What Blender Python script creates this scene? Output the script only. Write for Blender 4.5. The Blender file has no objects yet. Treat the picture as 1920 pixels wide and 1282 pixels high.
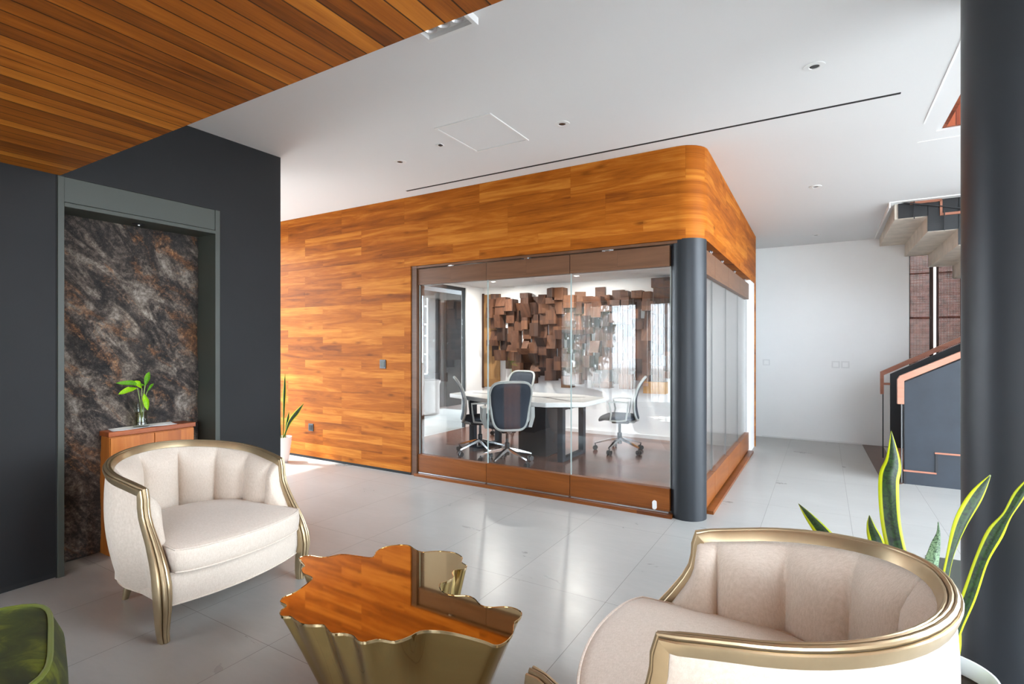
import bpy, bmesh, math, random
from mathutils import Vector as V, Matrix, noise as mnoise
random.seed(7)
PI = math.pi
sc = bpy.context.scene
COL = sc.collection

# ------------------------------------------------------------------ camera, sky, exposure
F_PX, CX, CY, YAW, CAMZ = 982.0, 960.0, 646.0, 0.537, 1.4
cam = bpy.data.cameras.new('camera')
cam.sensor_width = 36.0
cam.lens = 36.0 * F_PX / 1920.0
cam.shift_y = (CY - 641.0) / 1920.0
cam.clip_start = 0.02
camo = bpy.data.objects.new('camera', cam)
camo.location = (0, 0, CAMZ)
camo.rotation_euler = (PI / 2, 0, YAW)
COL.objects.link(camo)
sc.camera = camo
sc.view_settings.view_transform = 'Standard'
sc.view_settings.look = 'None'
sc.view_settings.gamma = 1.0
sc.view_settings.use_curve_mapping = False
sc.view_settings.exposure = 1.12

world = bpy.data.worlds.new('sky'); sc.world = world
world.use_nodes = True
bg = world.node_tree.nodes['Background']
bg.inputs['Color'].default_value = (0.82, 0.93, 1.04, 1)
bg.inputs['Strength'].default_value = 9.0

def sun(rot, energy, angle, color):
    l = bpy.data.lights.new('sun', 'SUN'); l.energy = energy; l.angle = angle; l.color = color
    o = bpy.data.objects.new('sun', l); o.rotation_euler = rot; COL.objects.link(o)
sun((math.radians(38), 0, math.radians(-75)), 6.0, 0.03, (1, .97, .94))

def portal(loc, rot, sx, sy):
    l = bpy.data.lights.new('window_portal', 'AREA'); l.shape = 'RECTANGLE'; l.size = sx; l.size_y = sy
    l.energy = 1; l.cycles.is_portal = True
    o = bpy.data.objects.new('window_portal', l); o.location = loc; o.rotation_euler = rot; COL.objects.link(o)
portal((-6.5, 2.38, 1.40), (PI/2, 0, -PI/2), 3.75, 2.78)       # left window, light goes to +X
portal((-4.4, -2.95, 1.2), (-PI/2, 0, PI), 3.3, 2.4)            # curtained windows, +Y
portal((0.9, -2.95, 1.2), (-PI/2, 0, PI), 3.9, 2.4)
portal((3.65, 5.72, 1.45), (PI/2, 0, PI/2), 1.55, 2.8)  # added opening in the right wall, brightens the corridor
portal((3.65, 3.15, 2.75), (PI/2, 0, PI/2), 3.3, 5.4)          # tall right window, -X
portal((-5.25, 5.8, 1.2), (PI/2, 0, -PI/2), 2.8, 2.4)        # meeting room left window
portal((2.3, 9.05, 1.6), (PI/2, 0, 0), 2.6, 3.2)             # behind the woven screens, -Y
cy = sc.cycles
cy.max_bounces = 14; cy.diffuse_bounces = 7; cy.glossy_bounces = 6; cy.transmission_bounces = 8; cy.transparent_max_bounces = 16
cy.caustics_reflective = False; cy.caustics_refractive = False
cy.sample_clamp_indirect = 12.0

# ------------------------------------------------------------------ helpers
_r = V((math.cos(YAW), math.sin(YAW), 0)); _f = V((-math.sin(YAW), math.cos(YAW), 0)); _c = V((0, 0, CAMZ))
def ray(x, y): return _f * F_PX + _r * (x - CX) + V((0, 0, CY - y))
def at_z(x, y, z): d = ray(x, y); return _c + d * ((z - CAMZ) / d.z)
def at_y(x, y, yy): d = ray(x, y); return _c + d * (yy / d.y)
def at_x(x, y, xx): d = ray(x, y); return _c + d * (xx / d.x)
def at_d(x, y, dep): return _c + ray(x, y) * (dep / F_PX)

class M:
    def __init__(s): s.v = []; s.f = []; s.uv = {}
    def add(s, vs, fs, uvs=None):
        n = len(s.v); s.v += [V(p) for p in vs]
        for k, f in enumerate(fs):
            s.f.append([n + i for i in f])
            if uvs: s.uv[len(s.f) - 1] = [uvs[i] for i in f]
        return s
    def box(s, x0, x1, y0, y1, z0, z1, m=None):
        vs = [V((x, y, z)) for x in (x0, x1) for y in (y0, y1) for z in (z0, z1)]
        if m: vs = [m @ p for p in vs]
        return s.add(vs, [(0,1,3,2),(4,6,7,5),(0,4,5,1),(2,3,7,6),(0,2,6,4),(1,5,7,3)])
    def prism(s, pts, ax, a0, a1):
        # polygon pts (2D) extruded along axis ax between a0 and a1
        def mk(p, a):
            return (a, p[0], p[1]) if ax == 'x' else ((p[0], a, p[1]) if ax == 'y' else (p[0], p[1], a))
        n = len(pts); vs = [mk(p, a0) for p in pts] + [mk(p, a1) for p in pts]
        fs = [list(range(n))[::-1], list(range(n, 2*n))] + [(i, (i+1) % n, n+(i+1) % n, n+i) for i in range(n)]
        return s.add(vs, fs)
    def loft(s, rings, closed=True, cap0=True, cap1=True):
        n = len(rings[0]); vs = [p for r in rings for p in r]; fs = []
        for k in range(len(rings) - 1):
            for i in range(n if closed else n - 1):
                j = (i + 1) % n
                fs.append((k*n+i, k*n+j, (k+1)*n+j, (k+1)*n+i))
        if cap0: fs.append(tuple(range(n))[::-1])
        if cap1: fs.append(tuple((len(rings)-1)*n + i for i in range(n)))
        return s.add(vs, fs)
    def lathe(s, prof, c=(0,0,0), n=32, sy=1.0):
        rings = [[V((c[0]+r*math.cos(2*PI*i/n), c[1]+sy*r*math.sin(2*PI*i/n), c[2]+z)) for i in range(n)] for r, z in prof]
        return s.loft(rings)
    def tube(s, pts, r, n=8, closed=False):
        pts = [V(p) for p in pts]; N = len(pts); rs = r if isinstance(r, (list, tuple)) else [r]*N
        rings = []; up = None
        for i in range(N):
            a = pts[(i-1) % N] if (closed or i > 0) else pts[0]
            b = pts[(i+1) % N] if (closed or i < N-1) else pts[-1]
            t = (b - a).normalized()
            if up is None: up = t.orthogonal().normalized()
            up = (up - t*up.dot(t)).normalized(); w = t.cross(up)
            rings.append([pts[i] + (up*math.cos(2*PI*k/n) + w*math.sin(2*PI*k/n))*rs[i] for k in range(n)])
        if closed: rings.append(rings[0]); return s.loft(rings, True, False, False)
        return s.loft(rings)
    def cyl(s, a, b, r, n=16, r2=None): return s.tube([a, b], [r, r if r2 is None else r2], n)

def obj(name, m, mat, parent=None, smooth=False, bevel=0, world=False, seg=2, sub=0, auto=None, **props):
    me = bpy.data.meshes.new(name)
    off = V((0,0,0))
    if world and parent:
        p = parent
        while p: off += p.location; p = p.parent
    me.from_pydata([tuple(p - off) for p in m.v], [], m.f)
    if m.uv:
        uvl = me.uv_layers.new(name='UVMap')
        for pi, poly in enumerate(me.polygons):
            u = m.uv.get(pi)
            if u:
                for li, q in zip(poly.loop_indices, u): uvl.data[li].uv = q
    bm = bmesh.new(); bm.from_mesh(me)
    bmesh.ops.recalc_face_normals(bm, faces=bm.faces)
    if bevel:
        bmesh.ops.bevel(bm, geom=[e for e in bm.edges if len(e.link_faces) == 2 and e.calc_face_angle(0) > 0.5], offset=bevel, segments=seg, profile=0.5, affect='EDGES', clamp_overlap=True)
    if smooth:
        for f in bm.faces: f.smooth = True
        lim = auto if auto else 0.7
        for e in bm.edges:
            if len(e.link_faces) == 2 and e.calc_face_angle(0) > lim: e.smooth = False
    bm.to_mesh(me); bm.free()
    o = bpy.data.objects.new(name, me); COL.objects.link(o)
    if mat: me.materials.append(mat)
    if parent: o.parent = parent
    if sub:
        md = o.modifiers.new('subdivision', 'SUBSURF'); md.levels = sub; md.render_levels = sub
    for k, v in props.items(): o[k] = v
    return o
def thing(name, label, cat, loc=(0,0,0), rz=0, group=None):
    o = bpy.data.objects.new(name, None); COL.objects.link(o)
    o.location = loc; o.rotation_euler = (0, 0, rz); o.empty_display_size = 0.1
    o['label'] = label; o['category'] = cat
    if group: o['group'] = group
    return o
def tag(o, label, cat, group=None):
    o['label'] = label; o['category'] = cat
    if group: o['group'] = group
    return o
def struct(name, m, mat, parent=None, **k):
    o = obj(name, m, mat, parent, world=bool(parent), **k)
    if not parent: o['kind'] = 'structure'
    return o
def dup(root, loc, rz, label):
    def cp(o, par):
        c = o.copy(); COL.objects.link(c); c.parent = par
        for ch in o.children: cp(ch, c)
        return c
    r = cp(root, None); r.location = loc; r.rotation_euler = (0, 0, rz); r['label'] = label
    return r

# ------------------------------------------------------------------ materials
class N:
    def __init__(s, name):
        s.m = bpy.data.materials.new(name); s.m.use_nodes = True; s.t = s.m.node_tree; s.t.nodes.clear()
        s.out = s.n('ShaderNodeOutputMaterial')
    def n(s, typ, **k):
        nd = s.t.nodes.new(typ)
        for a, b in k.items(): setattr(nd, a, b)
        return nd
    def l(s, a, b): s.t.links.new(a, b)
    def set(s, inp, v):
        if hasattr(v, 'is_output') or isinstance(v, bpy.types.NodeSocket): s.l(v, inp)
        else: inp.default_value = v
    def math(s, op, a, b=None, c=None):
        nd = s.n('ShaderNodeMath', operation=op)
        s.set(nd.inputs[0], a)
        if b is not None: s.set(nd.inputs[1], b)
        if c is not None: s.set(nd.inputs[2], c)
        return nd.outputs[0]
    def xyz(s, x, y, z):
        nd = s.n('ShaderNodeCombineXYZ'); s.set(nd.inputs[0], x); s.set(nd.inputs[1], y); s.set(nd.inputs[2], z); return nd.outputs[0]
    def coords(s):
        tc = s.n('ShaderNodeTexCoord'); sp = s.n('ShaderNodeSeparateXYZ'); s.l(tc.outputs['Object'], sp.inputs[0])
        return tc.outputs['Object'], sp.outputs[0], sp.outputs[1], sp.outputs[2]
    def noise(s, vec, scale, detail=4, rough=.55, dist=0):
        nd = s.n('ShaderNodeTexNoise'); s.l(vec, nd.inputs['Vector'])
        nd.inputs['Scale'].default_value = scale; nd.inputs['Detail'].default_value = detail
        nd.inputs['Roughness'].default_value = rough; nd.inputs['Distortion'].default_value = dist
        return nd.outputs[0]
    def ramp(s, fac, stops):
        nd = s.n('ShaderNodeValToRGB'); s.set(nd.inputs[0], fac); e = nd.color_ramp.elements
        while len(e) < len(stops): e.new(.5)
        for k, (p, c) in enumerate(stops): e[k].position = p; e[k].color = (*c[:3], 1) if len(c) >= 3 else (c[0],)*3 + (1,)
        return nd.outputs[0]
    def mix(s, fac, a, b, typ='MIX'):
        nd = s.n('ShaderNodeMix', data_type='RGBA', blend_type=typ); s.set(nd.inputs[0], fac)
        s.set(nd.inputs[6], a if not isinstance(a, tuple) else (*a[:3], 1)); s.set(nd.inputs[7], b if not isinstance(b, tuple) else (*b[:3], 1))
        return nd.outputs[2]
    def mapr(s, v, a, b, c, d):
        nd = s.n('ShaderNodeMapRange'); s.set(nd.inputs[0], v)
        for i, q in enumerate((a, b, c, d)): nd.inputs[i+1].default_value = q
        return nd.outputs[0]
    def bsdf(s, color, rough=.5, metal=0, bump=None, bstr=.2, bdist=.01, **k):
        b = s.n('ShaderNodeBsdfPrincipled')
        s.set(b.inputs['Base Color'], (*color[:3], 1) if isinstance(color, tuple) else color)
        s.set(b.inputs['Roughness'], rough); s.set(b.inputs['Metallic'], metal)
        for a, v in k.items(): s.set(b.inputs[a.replace('_', ' ')], v)
        if bump is not None:
            bp = s.n('ShaderNodeBump'); s.l(bump, bp.inputs['Height']); bp.inputs['Strength'].default_value = bstr; bp.inputs['Distance'].default_value = bdist
            s.l(bp.outputs[0], b.inputs['Normal'])
        s.l(b.outputs[0], s.out.inputs[0]); s.b = b
        return s.m
def srgb(r, g, b):
    f = lambda c: (c/255/12.92) if c/255 <= .04045 else ((c/255+.055)/1.055)**2.4
    return (f(r), f(g), f(b))
def plain(name, col, rough=.5, metal=0, nscale=0, namp=.1, bstr=0, **k):
    n = N(name)
    if nscale:
        v, x, y, z = n.coords(); f = n.noise(v, nscale, 5)
        c = n.mix(n.mapr(f, .3, .7, 0, 1), tuple(q*(1-namp) for q in col), tuple(min(1, q*(1+namp)) for q in col))
        return n.bsdf(c, rough, metal, bump=f if bstr else None, bstr=bstr, **k)
    return n.bsdf(col, rough, metal, **k)

def wood(name, mode, row, length, dark, mid, light, rough=.35, seam=.0015, grain=1.0, contrast=1.0, along='u', coat=.05, voff=0.0, seamdark=.5, knots=0.0, rvar=.62, spec=.28):
    """boards: mode picks the (u, v) plane; u runs along the boards"""
    n = N(name); vec, x, y, z = n.coords()
    if mode == 'wall': u = n.math('SUBTRACT', x, y); v = z
    elif mode == 'ceil': u = y; v = x
    elif mode == 'floor': u = x; v = y
    elif mode == 'vert': u = z; v = n.math('SUBTRACT', x, y)
    elif mode == 'x': u = x; v = n.math('ADD', y, z)
    elif mode == 'y': u = y; v = n.math('ADD', x, z)
    v = n.math('ADD', v, voff)
    rowf = n.math('DIVIDE', v, row); ri = n.math('FLOOR', rowf); rfr = n.math('FRACT', rowf)
    wn = n.n('ShaderNodeTexWhiteNoise', noise_dimensions='1D'); n.l(ri, wn.inputs['W'])
    off = n.math('MULTIPLY', n.math('FLOOR', n.math('MULTIPLY', wn.outputs[0], 3.0)), length/3)
    uf = n.math('DIVIDE', n.math('ADD', u, off), length); ci = n.math('FLOOR', uf); ufr = n.math('FRACT', uf)
    w2 = n.n('ShaderNodeTexWhiteNoise', noise_dimensions='3D'); n.l(n.xyz(ri, ci, 3.7), w2.inputs['Vector'])
    r = w2.outputs[0]
    shift = n.math('MULTIPLY', r, 37.0)
    g1 = n.noise(n.xyz(n.math('MULTIPLY', u, 1.3*grain), n.math('MULTIPLY', v, 15*grain), shift), 1.0, 6, .6, 1.1)
    g2 = n.noise(n.xyz(n.math('MULTIPLY', u, 6*grain), n.math('MULTIPLY', v, 160*grain), shift), 1.0, 3, .6, .2)
    f = n.math('ADD', n.math('MULTIPLY', n.math('SUBTRACT', g1, .5), 1.1*contrast), n.math('MULTIPLY', n.math('SUBTRACT', g2, .5), .35*contrast))
    f = n.math('ADD', n.math('ADD', f, .5), n.math('MULTIPLY', n.math('SUBTRACT', r, .5), rvar))
    c = n.ramp(f, [(.12, dark), (.5, mid), (.88, light)])
    if knots:
        vo = n.n('ShaderNodeTexVoronoi'); n.l(n.xyz(n.math('MULTIPLY', u, 2.2), n.math('MULTIPLY', v, 6.5), 0.0), vo.inputs['Vector']); vo.inputs['Scale'].default_value = 1.0
        kk = n.mapr(n.math('ADD', vo.outputs['Distance'], n.math('MULTIPLY', g1, .25)), .13, .27, knots, 0)
        c = n.mix(kk, c, tuple(q*.35 for q in dark))
    s1 = n.math('LESS_THAN', rfr, seam/row); s2 = n.math('LESS_THAN', ufr, seam/length)
    sm = n.math('MAXIMUM', s1, s2)
    c = n.mix(n.math('MULTIPLY', sm, seamdark), c, tuple(q*.25 for q in dark))
    return n.bsdf(c, rough, bump=g2, bstr=.04, Specular_IOR_Level=spec, Coat_Weight=coat, Coat_Roughness=.12)

m_teakwall = wood('teak_wall_boards', 'wall', .0932, .98, srgb(108,52,10), srgb(160,87,20), srgb(198,126,46), rough=.55, seamdark=.3, knots=.6, contrast=1.0, coat=.0, rvar=.34, spec=.1)
m_ceilwood = wood('teak_ceiling_boards', 'ceil', .0863, 5.6, srgb(98,48,6), srgb(156,86,20), srgb(204,128,44), rough=.5, seam=.006, seamdark=.95, contrast=.8, coat=.0, rvar=.5)
m_atrwood = wood('teak_atrium_boards', 'ceil', .12, 2.4, srgb(98,44,24), srgb(130,64,38), srgb(160,85,50), rough=.5, seam=.006, seamdark=.9)
m_atrwood2 = wood('teak_atrium_lining', 'vert', .12, 2.4, srgb(98,44,24), srgb(126,62,38), srgb(150,80,50), rough=.5, seam=.004, seamdark=.9)
m_railtop = wood('walnut_rail', 'x', .5, 4.0, srgb(72,46,30), srgb(96,64,43), srgb(116,80,56), rough=.4, grain=.8, contrast=.7)
m_raillow = wood('teak_rail', 'x', .5, 4.0, srgb(90,44,10), srgb(122,66,20), srgb(146,86,34), rough=.35, grain=.8, contrast=.8)
m_railtopy = wood('walnut_rail_side', 'y', .5, 4.0, srgb(72,46,30), srgb(96,64,43), srgb(116,80,56), rough=.4, grain=.8, contrast=.7)
m_raillowy = wood('teak_rail_side', 'y', .5, 4.0, srgb(90,44,10), srgb(122,66,20), srgb(146,86,34), rough=.35, grain=.8, contrast=.8)
m_meetfloor = wood('dark_timber_floor', 'floor', .14, 1.3, srgb(82,44,28), srgb(112,66,46), srgb(138,88,64), rough=.25, seam=.002, coat=.3, contrast=.8, spec=.5)
m_cabinet = wood('teak_veneer', 'vert', .09, 5.0, srgb(140,70,22), srgb(176,98,36), srgb(196,120,54), rough=.35, seamdark=0, contrast=.8)
m_cabtop = wood('teak_top', 'y', .6, 5.0, srgb(110,50,20), srgb(140,68,28), srgb(160,84,40), rough=.35, seamdark=0)
m_block = wood('walnut_block', 'vert', .4, .5, srgb(58,34,22), srgb(88,56,38), srgb(118,80,56), rough=.6, seamdark=0, coat=0)
m_blockdk = wood('dark_walnut_block', 'vert', .4, .5, srgb(38,22,14), srgb(58,36,24), srgb(80,52,36), rough=.6, seamdark=0, coat=0)
m_blocklt = wood('oak_block', 'vert', .4, .5, srgb(120,84,50), srgb(150,110,66), srgb(176,134,84), rough=.6, seamdark=0, coat=0)
m_blockgold = wood('golden_block', 'x', .4, .5, srgb(140,92,34), srgb(168,116,48), srgb(186,136,64), rough=.5, seamdark=0)
m_handrail = wood('handrail_wood', 'x', .3, 3, srgb(140,88,68), srgb(168,112,90), srgb(188,134,112), rough=.4, seamdark=0, contrast=.5)
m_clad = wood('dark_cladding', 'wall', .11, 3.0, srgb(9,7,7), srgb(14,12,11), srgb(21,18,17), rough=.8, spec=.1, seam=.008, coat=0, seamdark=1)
m_beam = plain('soffit_timber', srgb(150,110,80), .6)
m_white = plain('white_plaster', (.87,.87,.86), .75, nscale=3, namp=.01)
m_ceil = plain('ceiling_paint', (.74,.74,.74), .8)
m_dark = plain('charcoal_plaster', srgb(29,29,30), .6, Specular_IOR_Level=.25, nscale=2.2, namp=.10)
m_column = plain('slate_column_paint', srgb(35,38,42), .42, Specular_IOR_Level=.35, nscale=2.5, namp=.07)
m_gapblack = plain('shadow_gap_black', (.01,.01,.01), .8)
m_niche = plain('grey_green_lacquer', srgb(66,69,63), .45, Specular_IOR_Level=.3)
m_parapet = plain('blue_grey_plaster', srgb(37,43,51), .6, nscale=5, namp=.16)
m_black = plain('black_steel', (.012,.013,.015), .45)
m_concrete = plain('raw_concrete', srgb(214,204,190), .85, nscale=6, namp=.12)
m_steel = plain('brushed_steel', (.6,.6,.6), .3, 1)
m_chrome = plain('polished_aluminium', (.72,.73,.75), .14, 1)
m_whiteplastic = plain('white_plastic', (.75,.75,.74), .35)
m_greyplastic = plain('pale_grey_plastic', srgb(176,178,174), .4)
m_blackplastic = plain('black_plastic', (.015,.016,.018), .4)
m_mesh = plain('charcoal_mesh_fabric', srgb(46,52,62), .85, nscale=220, namp=.3)
m_darkbrown = plain('dark_brown_tile', srgb(92,70,60), .4, nscale=6, namp=.12)
m_lamp = plain('lamp_lens_dark', (.02,.02,.02), .2)
m_paper = plain('white_cloth', (.72,.74,.74), .9, nscale=60, namp=.05)
m_ceramic = plain('glazed_white_ceramic', (.72,.76,.78), .08, Coat_Weight=.6)
m_potpink = plain('pale_pink_ceramic', (.78,.68,.64), .3)
m_soil = plain('dark_soil', (.02,.012,.008), .95, nscale=60, namp=.7)
m_tabletop_white = plain('white_laminate', (.74,.74,.72), .3)
m_inlay = plain('grey_inlay', srgb(104,106,106), .4)
m_planter = plain('pale_render', (.20,.17,.155), .8)
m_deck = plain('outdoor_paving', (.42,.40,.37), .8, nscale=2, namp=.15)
m_foliage = plain('garden_leaves', (.035,.09,.012), .5, nscale=1.5, namp=.5)
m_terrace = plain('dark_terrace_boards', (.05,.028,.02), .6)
m_skyblock = plain('sky_block_render', (.42,.34,.30), .9, nscale=2, namp=.1)
m_bark = plain('bark', (.10,.07,.05), .9)

def floor_mat():
    n = N('stone_floor_tiles'); vec, x, y, z = n.coords()
    fx = n.math('DIVIDE', n.math('ADD', x, .448 + 12), .6015); fy = n.math('DIVIDE', n.math('ADD', y, 12*1.19 - 2.705), 1.19)
    ax = n.math('FRACT', fx); ay = n.math('FRACT', fy)
    g = n.math('MAXIMUM', n.math('LESS_THAN', n.math('PINGPONG', fx, .5), .0016/.6), n.math('LESS_THAN', n.math('PINGPONG', fy, .5), .0014/1.19))
    w = n.n('ShaderNodeTexWhiteNoise', noise_dimensions='3D'); n.l(n.xyz(n.math('FLOOR', fx), n.math('FLOOR', fy), 1.0), w.inputs['Vector'])
    r = w.outputs[0]; sh = n.math('MULTIPLY', r, 20)
    c1 = n.noise(n.xyz(n.math('MULTIPLY', x, 1.6), n.math('MULTIPLY', y, 3.2), sh), 1.0, 7, .66, .5)
    c2 = n.noise(n.xyz(n.math('MULTIPLY', x, 9), n.math('MULTIPLY', y, 40), sh), 1.0, 4, .6, .3)
    f = n.math('ADD', n.math('MULTIPLY', c1, .75), n.math('MULTIPLY', c2, .25))
    col = n.ramp(f, [(.30, srgb(154,153,149)), (.5, srgb(161,160,156)), (.70, srgb(168,167,163))])
    col = n.mix(n.math('MULTIPLY', r, .10), col, (.44,.43,.41), 'MIX')
    col = n.mix(n.math('MULTIPLY', g, .75), col, srgb(92,86,80))
    return n.bsdf(col, n.mapr(c1, .3, .7, .27, .32), bump=n.math('SUBTRACT', 1.0, g), bstr=.08, bdist=.001, Specular_IOR_Level=.5)
m_floor = floor_mat()

def stone_mat():
    n = N('rough_granite'); vec, x, y, z = n.coords()
    # streaks run down to the right
    a = n.math('ADD', n.math('MULTIPLY', y, .75), n.math('MULTIPLY', z, .66)); b = n.math('SUBTRACT', n.math('MULTIPLY', y, .66), n.math('MULTIPLY', z, .75))
    big = n.noise(n.xyz(n.math('MULTIPLY', a, 7), n.math('MULTIPLY', b, 2.6), x), 1.0, 8, .68, 1.4)
    big2 = n.noise(n.xyz(n.math('MULTIPLY', a, 5), n.math('MULTIPLY', b, 2.2), 7.3), 1.0, 7, .7, 1.0)
    fine = n.noise(vec, 42, 8, .8)
    grit = n.noise(vec, 260, 3, .7)
    f = n.math('ADD', n.math('MULTIPLY', big, .6), n.math('MULTIPLY', fine, .4))
    base = n.ramp(f, [(.40, srgb(14,11,11)), (.48, srgb(50,42,38)), (.54, srgb(98,86,76)), (.66, srgb(174,164,152))])
    rust = n.ramp(n.math('ADD', n.math('MULTIPLY', big2, .8), n.math('MULTIPLY', fine, .2)), [(.53, (0,0,0)), (.58, (.5,)*3), (.66, (.95,)*3)])
    c = n.mix(rust, base, n.ramp(fine, [(.35, srgb(66,34,18)), (.52, srgb(124,80,44)), (.68, srgb(196,142,88))]))
    c = n.mix(n.mapr(grit, .62, .72, 0, .55), c, srgb(205,200,196))
    c = n.mix(n.mapr(grit, .40, .30, 0, .75), c, (.008,.007,.007))
    return n.bsdf(c, n.mapr(grit, .4, .7, .6, .18), bump=n.math('ADD', n.math('MULTIPLY', fine, .6), grit), bstr=.9, bdist=.006)
m_stone = stone_mat()

def fabric_mat(name, c0, c1, mode):
    n = N(name); vec, x, y, z = n.coords()
    a = n.noise(n.xyz(n.math('MULTIPLY', x, 500), n.math('MULTIPLY', y, 70), n.math('MULTIPLY', z, 500)), 1.0, 2, .6)
    b = n.noise(n.xyz(n.math('MULTIPLY', x, 60), n.math('MULTIPLY', y, 420), n.math('MULTIPLY', z, 60)), 1.0, 2, .6)
    f = n.math('ADD', n.math('MULTIPLY', a, .5), n.math('MULTIPLY', b, .5))
    c = n.mix(n.mapr(f, .35, .65, 0, 1), c0, c1)
    return n.bsdf(c, .75, bump=f, bstr=.12, bdist=.002, Sheen_Weight=.25)
m_cream = fabric_mat('cream_linen', srgb(196,181,164), srgb(217,204,190), 0)
m_champagne = plain('champagne_gilt', srgb(174,154,122), .34, .8, nscale=14, namp=.06)
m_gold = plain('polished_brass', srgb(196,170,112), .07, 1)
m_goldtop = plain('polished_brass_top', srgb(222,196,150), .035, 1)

def velvet_mat():
    n = N('green_velvet'); vec, x, y, z = n.coords()
    f = n.noise(vec, 7, 5, .6, .8)
    c = n.ramp(f, [(.36, srgb(16,19,0)), (.52, srgb(38,42,1)), (.70, srgb(88,94,8))])
    return n.bsdf(c, .8, Sheen_Weight=.12, Sheen_Roughness=.35, Sheen_Tint=(.45,.6,.08,1))
m_velvet = velvet_mat()
m_velvetpipe = plain('olive_piping', srgb(88,98,12), .7, Sheen_Weight=.1)

def glass_mat(name, tint=(.985,.992,.988), ior=1.5, rough=0):
    n = N(name)
    t = n.n('ShaderNodeBsdfTransparent'); t.inputs[0].default_value = (*tint, 1)
    g = n.n('ShaderNodeBsdfGlossy'); g.inputs[1].default_value = rough
    ge = n.n('ShaderNodeNewGeometry'); dt = n.n('ShaderNodeVectorMath', operation='DOT_PRODUCT'); n.l(ge.outputs['Incoming'], dt.inputs[0]); n.l(ge.outputs['Normal'], dt.inputs[1])
    k = n.math('POWER', n.math('SUBTRACT', 1.0, n.math('ABSOLUTE', dt.outputs['Value'])), 5.0); f0 = ((ior-1)/(ior+1))**2
    fr = n.math('ADD', n.math('MULTIPLY', k, 1-f0), f0)
    mx = n.n('ShaderNodeMixShader'); n.l(fr, mx.inputs[0]); n.l(t.outputs[0], mx.inputs[1]); n.l(g.outputs[0], mx.inputs[2])
    n.l(mx.outputs[0], n.out.inputs[0]); return n.m
m_glass = glass_mat('clear_glass', ior=1.75)
m_glassedge = plain('glass_edge', (.50,.60,.58), .15)
m_vaseglass = glass_mat('vase_glass', (.93,.95,.93))
m_water = glass_mat('vase_water', (.75,.72,.58), 1.33)

def curtain_mat():
    n = N('sheer_curtain')
    t = n.n('ShaderNodeBsdfTransparent'); t.inputs[0].default_value = (1,1,1,1)
    tr = n.n('ShaderNodeBsdfTranslucent'); tr.inputs[0].default_value = (.55,.56,.55,1)
    d = n.n('ShaderNodeBsdfDiffuse'); d.inputs[0].default_value = (.85,.85,.83,1)
    a = n.n('ShaderNodeMixShader'); a.inputs[0].default_value = .35; n.l(tr.outputs[0], a.inputs[1]); n.l(d.outputs[0], a.inputs[2])
    ge = n.n('ShaderNodeNewGeometry'); dt = n.n('ShaderNodeVectorMath', operation='DOT_PRODUCT'); n.l(ge.outputs['Incoming'], dt.inputs[0]); n.l(ge.outputs['Normal'], dt.inputs[1])
    cosv = n.math('MAXIMUM', n.math('ABSOLUTE', dt.outputs['Value']), .05)   # a sheer weave gets denser seen edge on
    b = n.n('ShaderNodeMixShader'); n.l(n.math('SUBTRACT', 1.0, n.math('POWER', .50, n.math('DIVIDE', 1.0, cosv))), b.inputs[0]); n.l(t.outputs[0], b.inputs[1]); n.l(a.outputs[0], b.inputs[2])
    n.l(b.outputs[0], n.out.inputs[0]); return n.m
m_curtain = curtain_mat()

def uvleaf(name, edge, ingreen, band, margin=.12):
    n = N(name); tc = n.n('ShaderNodeTexCoord'); sp = n.n('ShaderNodeSeparateXYZ'); n.l(tc.outputs['UV'], sp.inputs[0])
    u, v = sp.outputs[0], sp.outputs[1]
    nz = n.noise(n.xyz(n.math('MULTIPLY', u, 3), n.math('MULTIPLY', v, 34), 0.0), 1.0, 4, .65, 1.6)
    d = n.math('ABSOLUTE', n.math('SUBTRACT', u, .5))
    c = n.ramp(nz, [(.40, band), (.52, ingreen), (.7, tuple(min(1, q*1.5) for q in ingreen))])
    if margin: c = n.mix(n.mapr(d, .5-margin-.02, .5-margin+.02, 0, 1), c, edge)
    return n.bsdf(c, .45, Specular_IOR_Level=.25)
m_snake = uvleaf('variegated_leaf', srgb(160,168,6), srgb(24,48,10), srgb(7,18,5), .17)
m_snakeold = uvleaf('grey_banded_leaf', srgb(120,140,100), srgb(112,138,104), srgb(32,54,34), 0)
m_pothos = uvleaf('lime_leaf', srgb(180,210,20), srgb(128,178,14), srgb(104,156,10), .06)
m_pothosdk = uvleaf('green_leaf', srgb(110,160,20), srgb(84,138,16), srgb(60,110,12), .05)
m_stem = plain('pale_green_stem', (.30,.42,.12), .5)

# ================================================================== the setting
HC = 2.985
def zc(y): return HC - max(0, y - 4.6)*.028
WX = -3.957            # face of the charcoal wall
YF = 4.27              # face of the teak wall
XS = -.81              # side face of the teak volume

struct('floor', M().box(-7.2, 3.8, -3.0, 9.1, -.12, 0), m_floor)
def ceil_slab(m, x0, x1, y0, y1):
    ys = sorted({y0, y1} | ({4.6} if y0 < 4.6 < y1 else set()))
    rings = [[V((x0, y, zc(y))), V((x1, y, zc(y))), V((x1, y, 3.3)), V((x0, y, 3.3))] for y in ys]
    m.loft(rings)
m = M(); ceil_slab(m, -7.2, .714, 1.318, 9.1); ceil_slab(m, .714, 3.8, 4.93, 6.99); 
m.box(.714, .743, 1.42, 4.93, HC, 3.3)
struct('ceiling', m, m_ceil)
# raised border lines round the two openings
m = M()
m.box(.612, .624, 1.42, 5.11, HC-.004, HC+.02); m.box(.624, 3.6, 5.098, 5.11, HC-.017, HC+.02)
struct('trim_1', m, m_white)
m = M(); m.box(.60, .612, 6.87, 8.82, zc(8.82)-.006, zc(6.87)+.02); m.box(.60, 3.8, 6.865, 6.88, zc(6.88)-.008, HC)
struct('trim_2', m, m_white)
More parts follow.
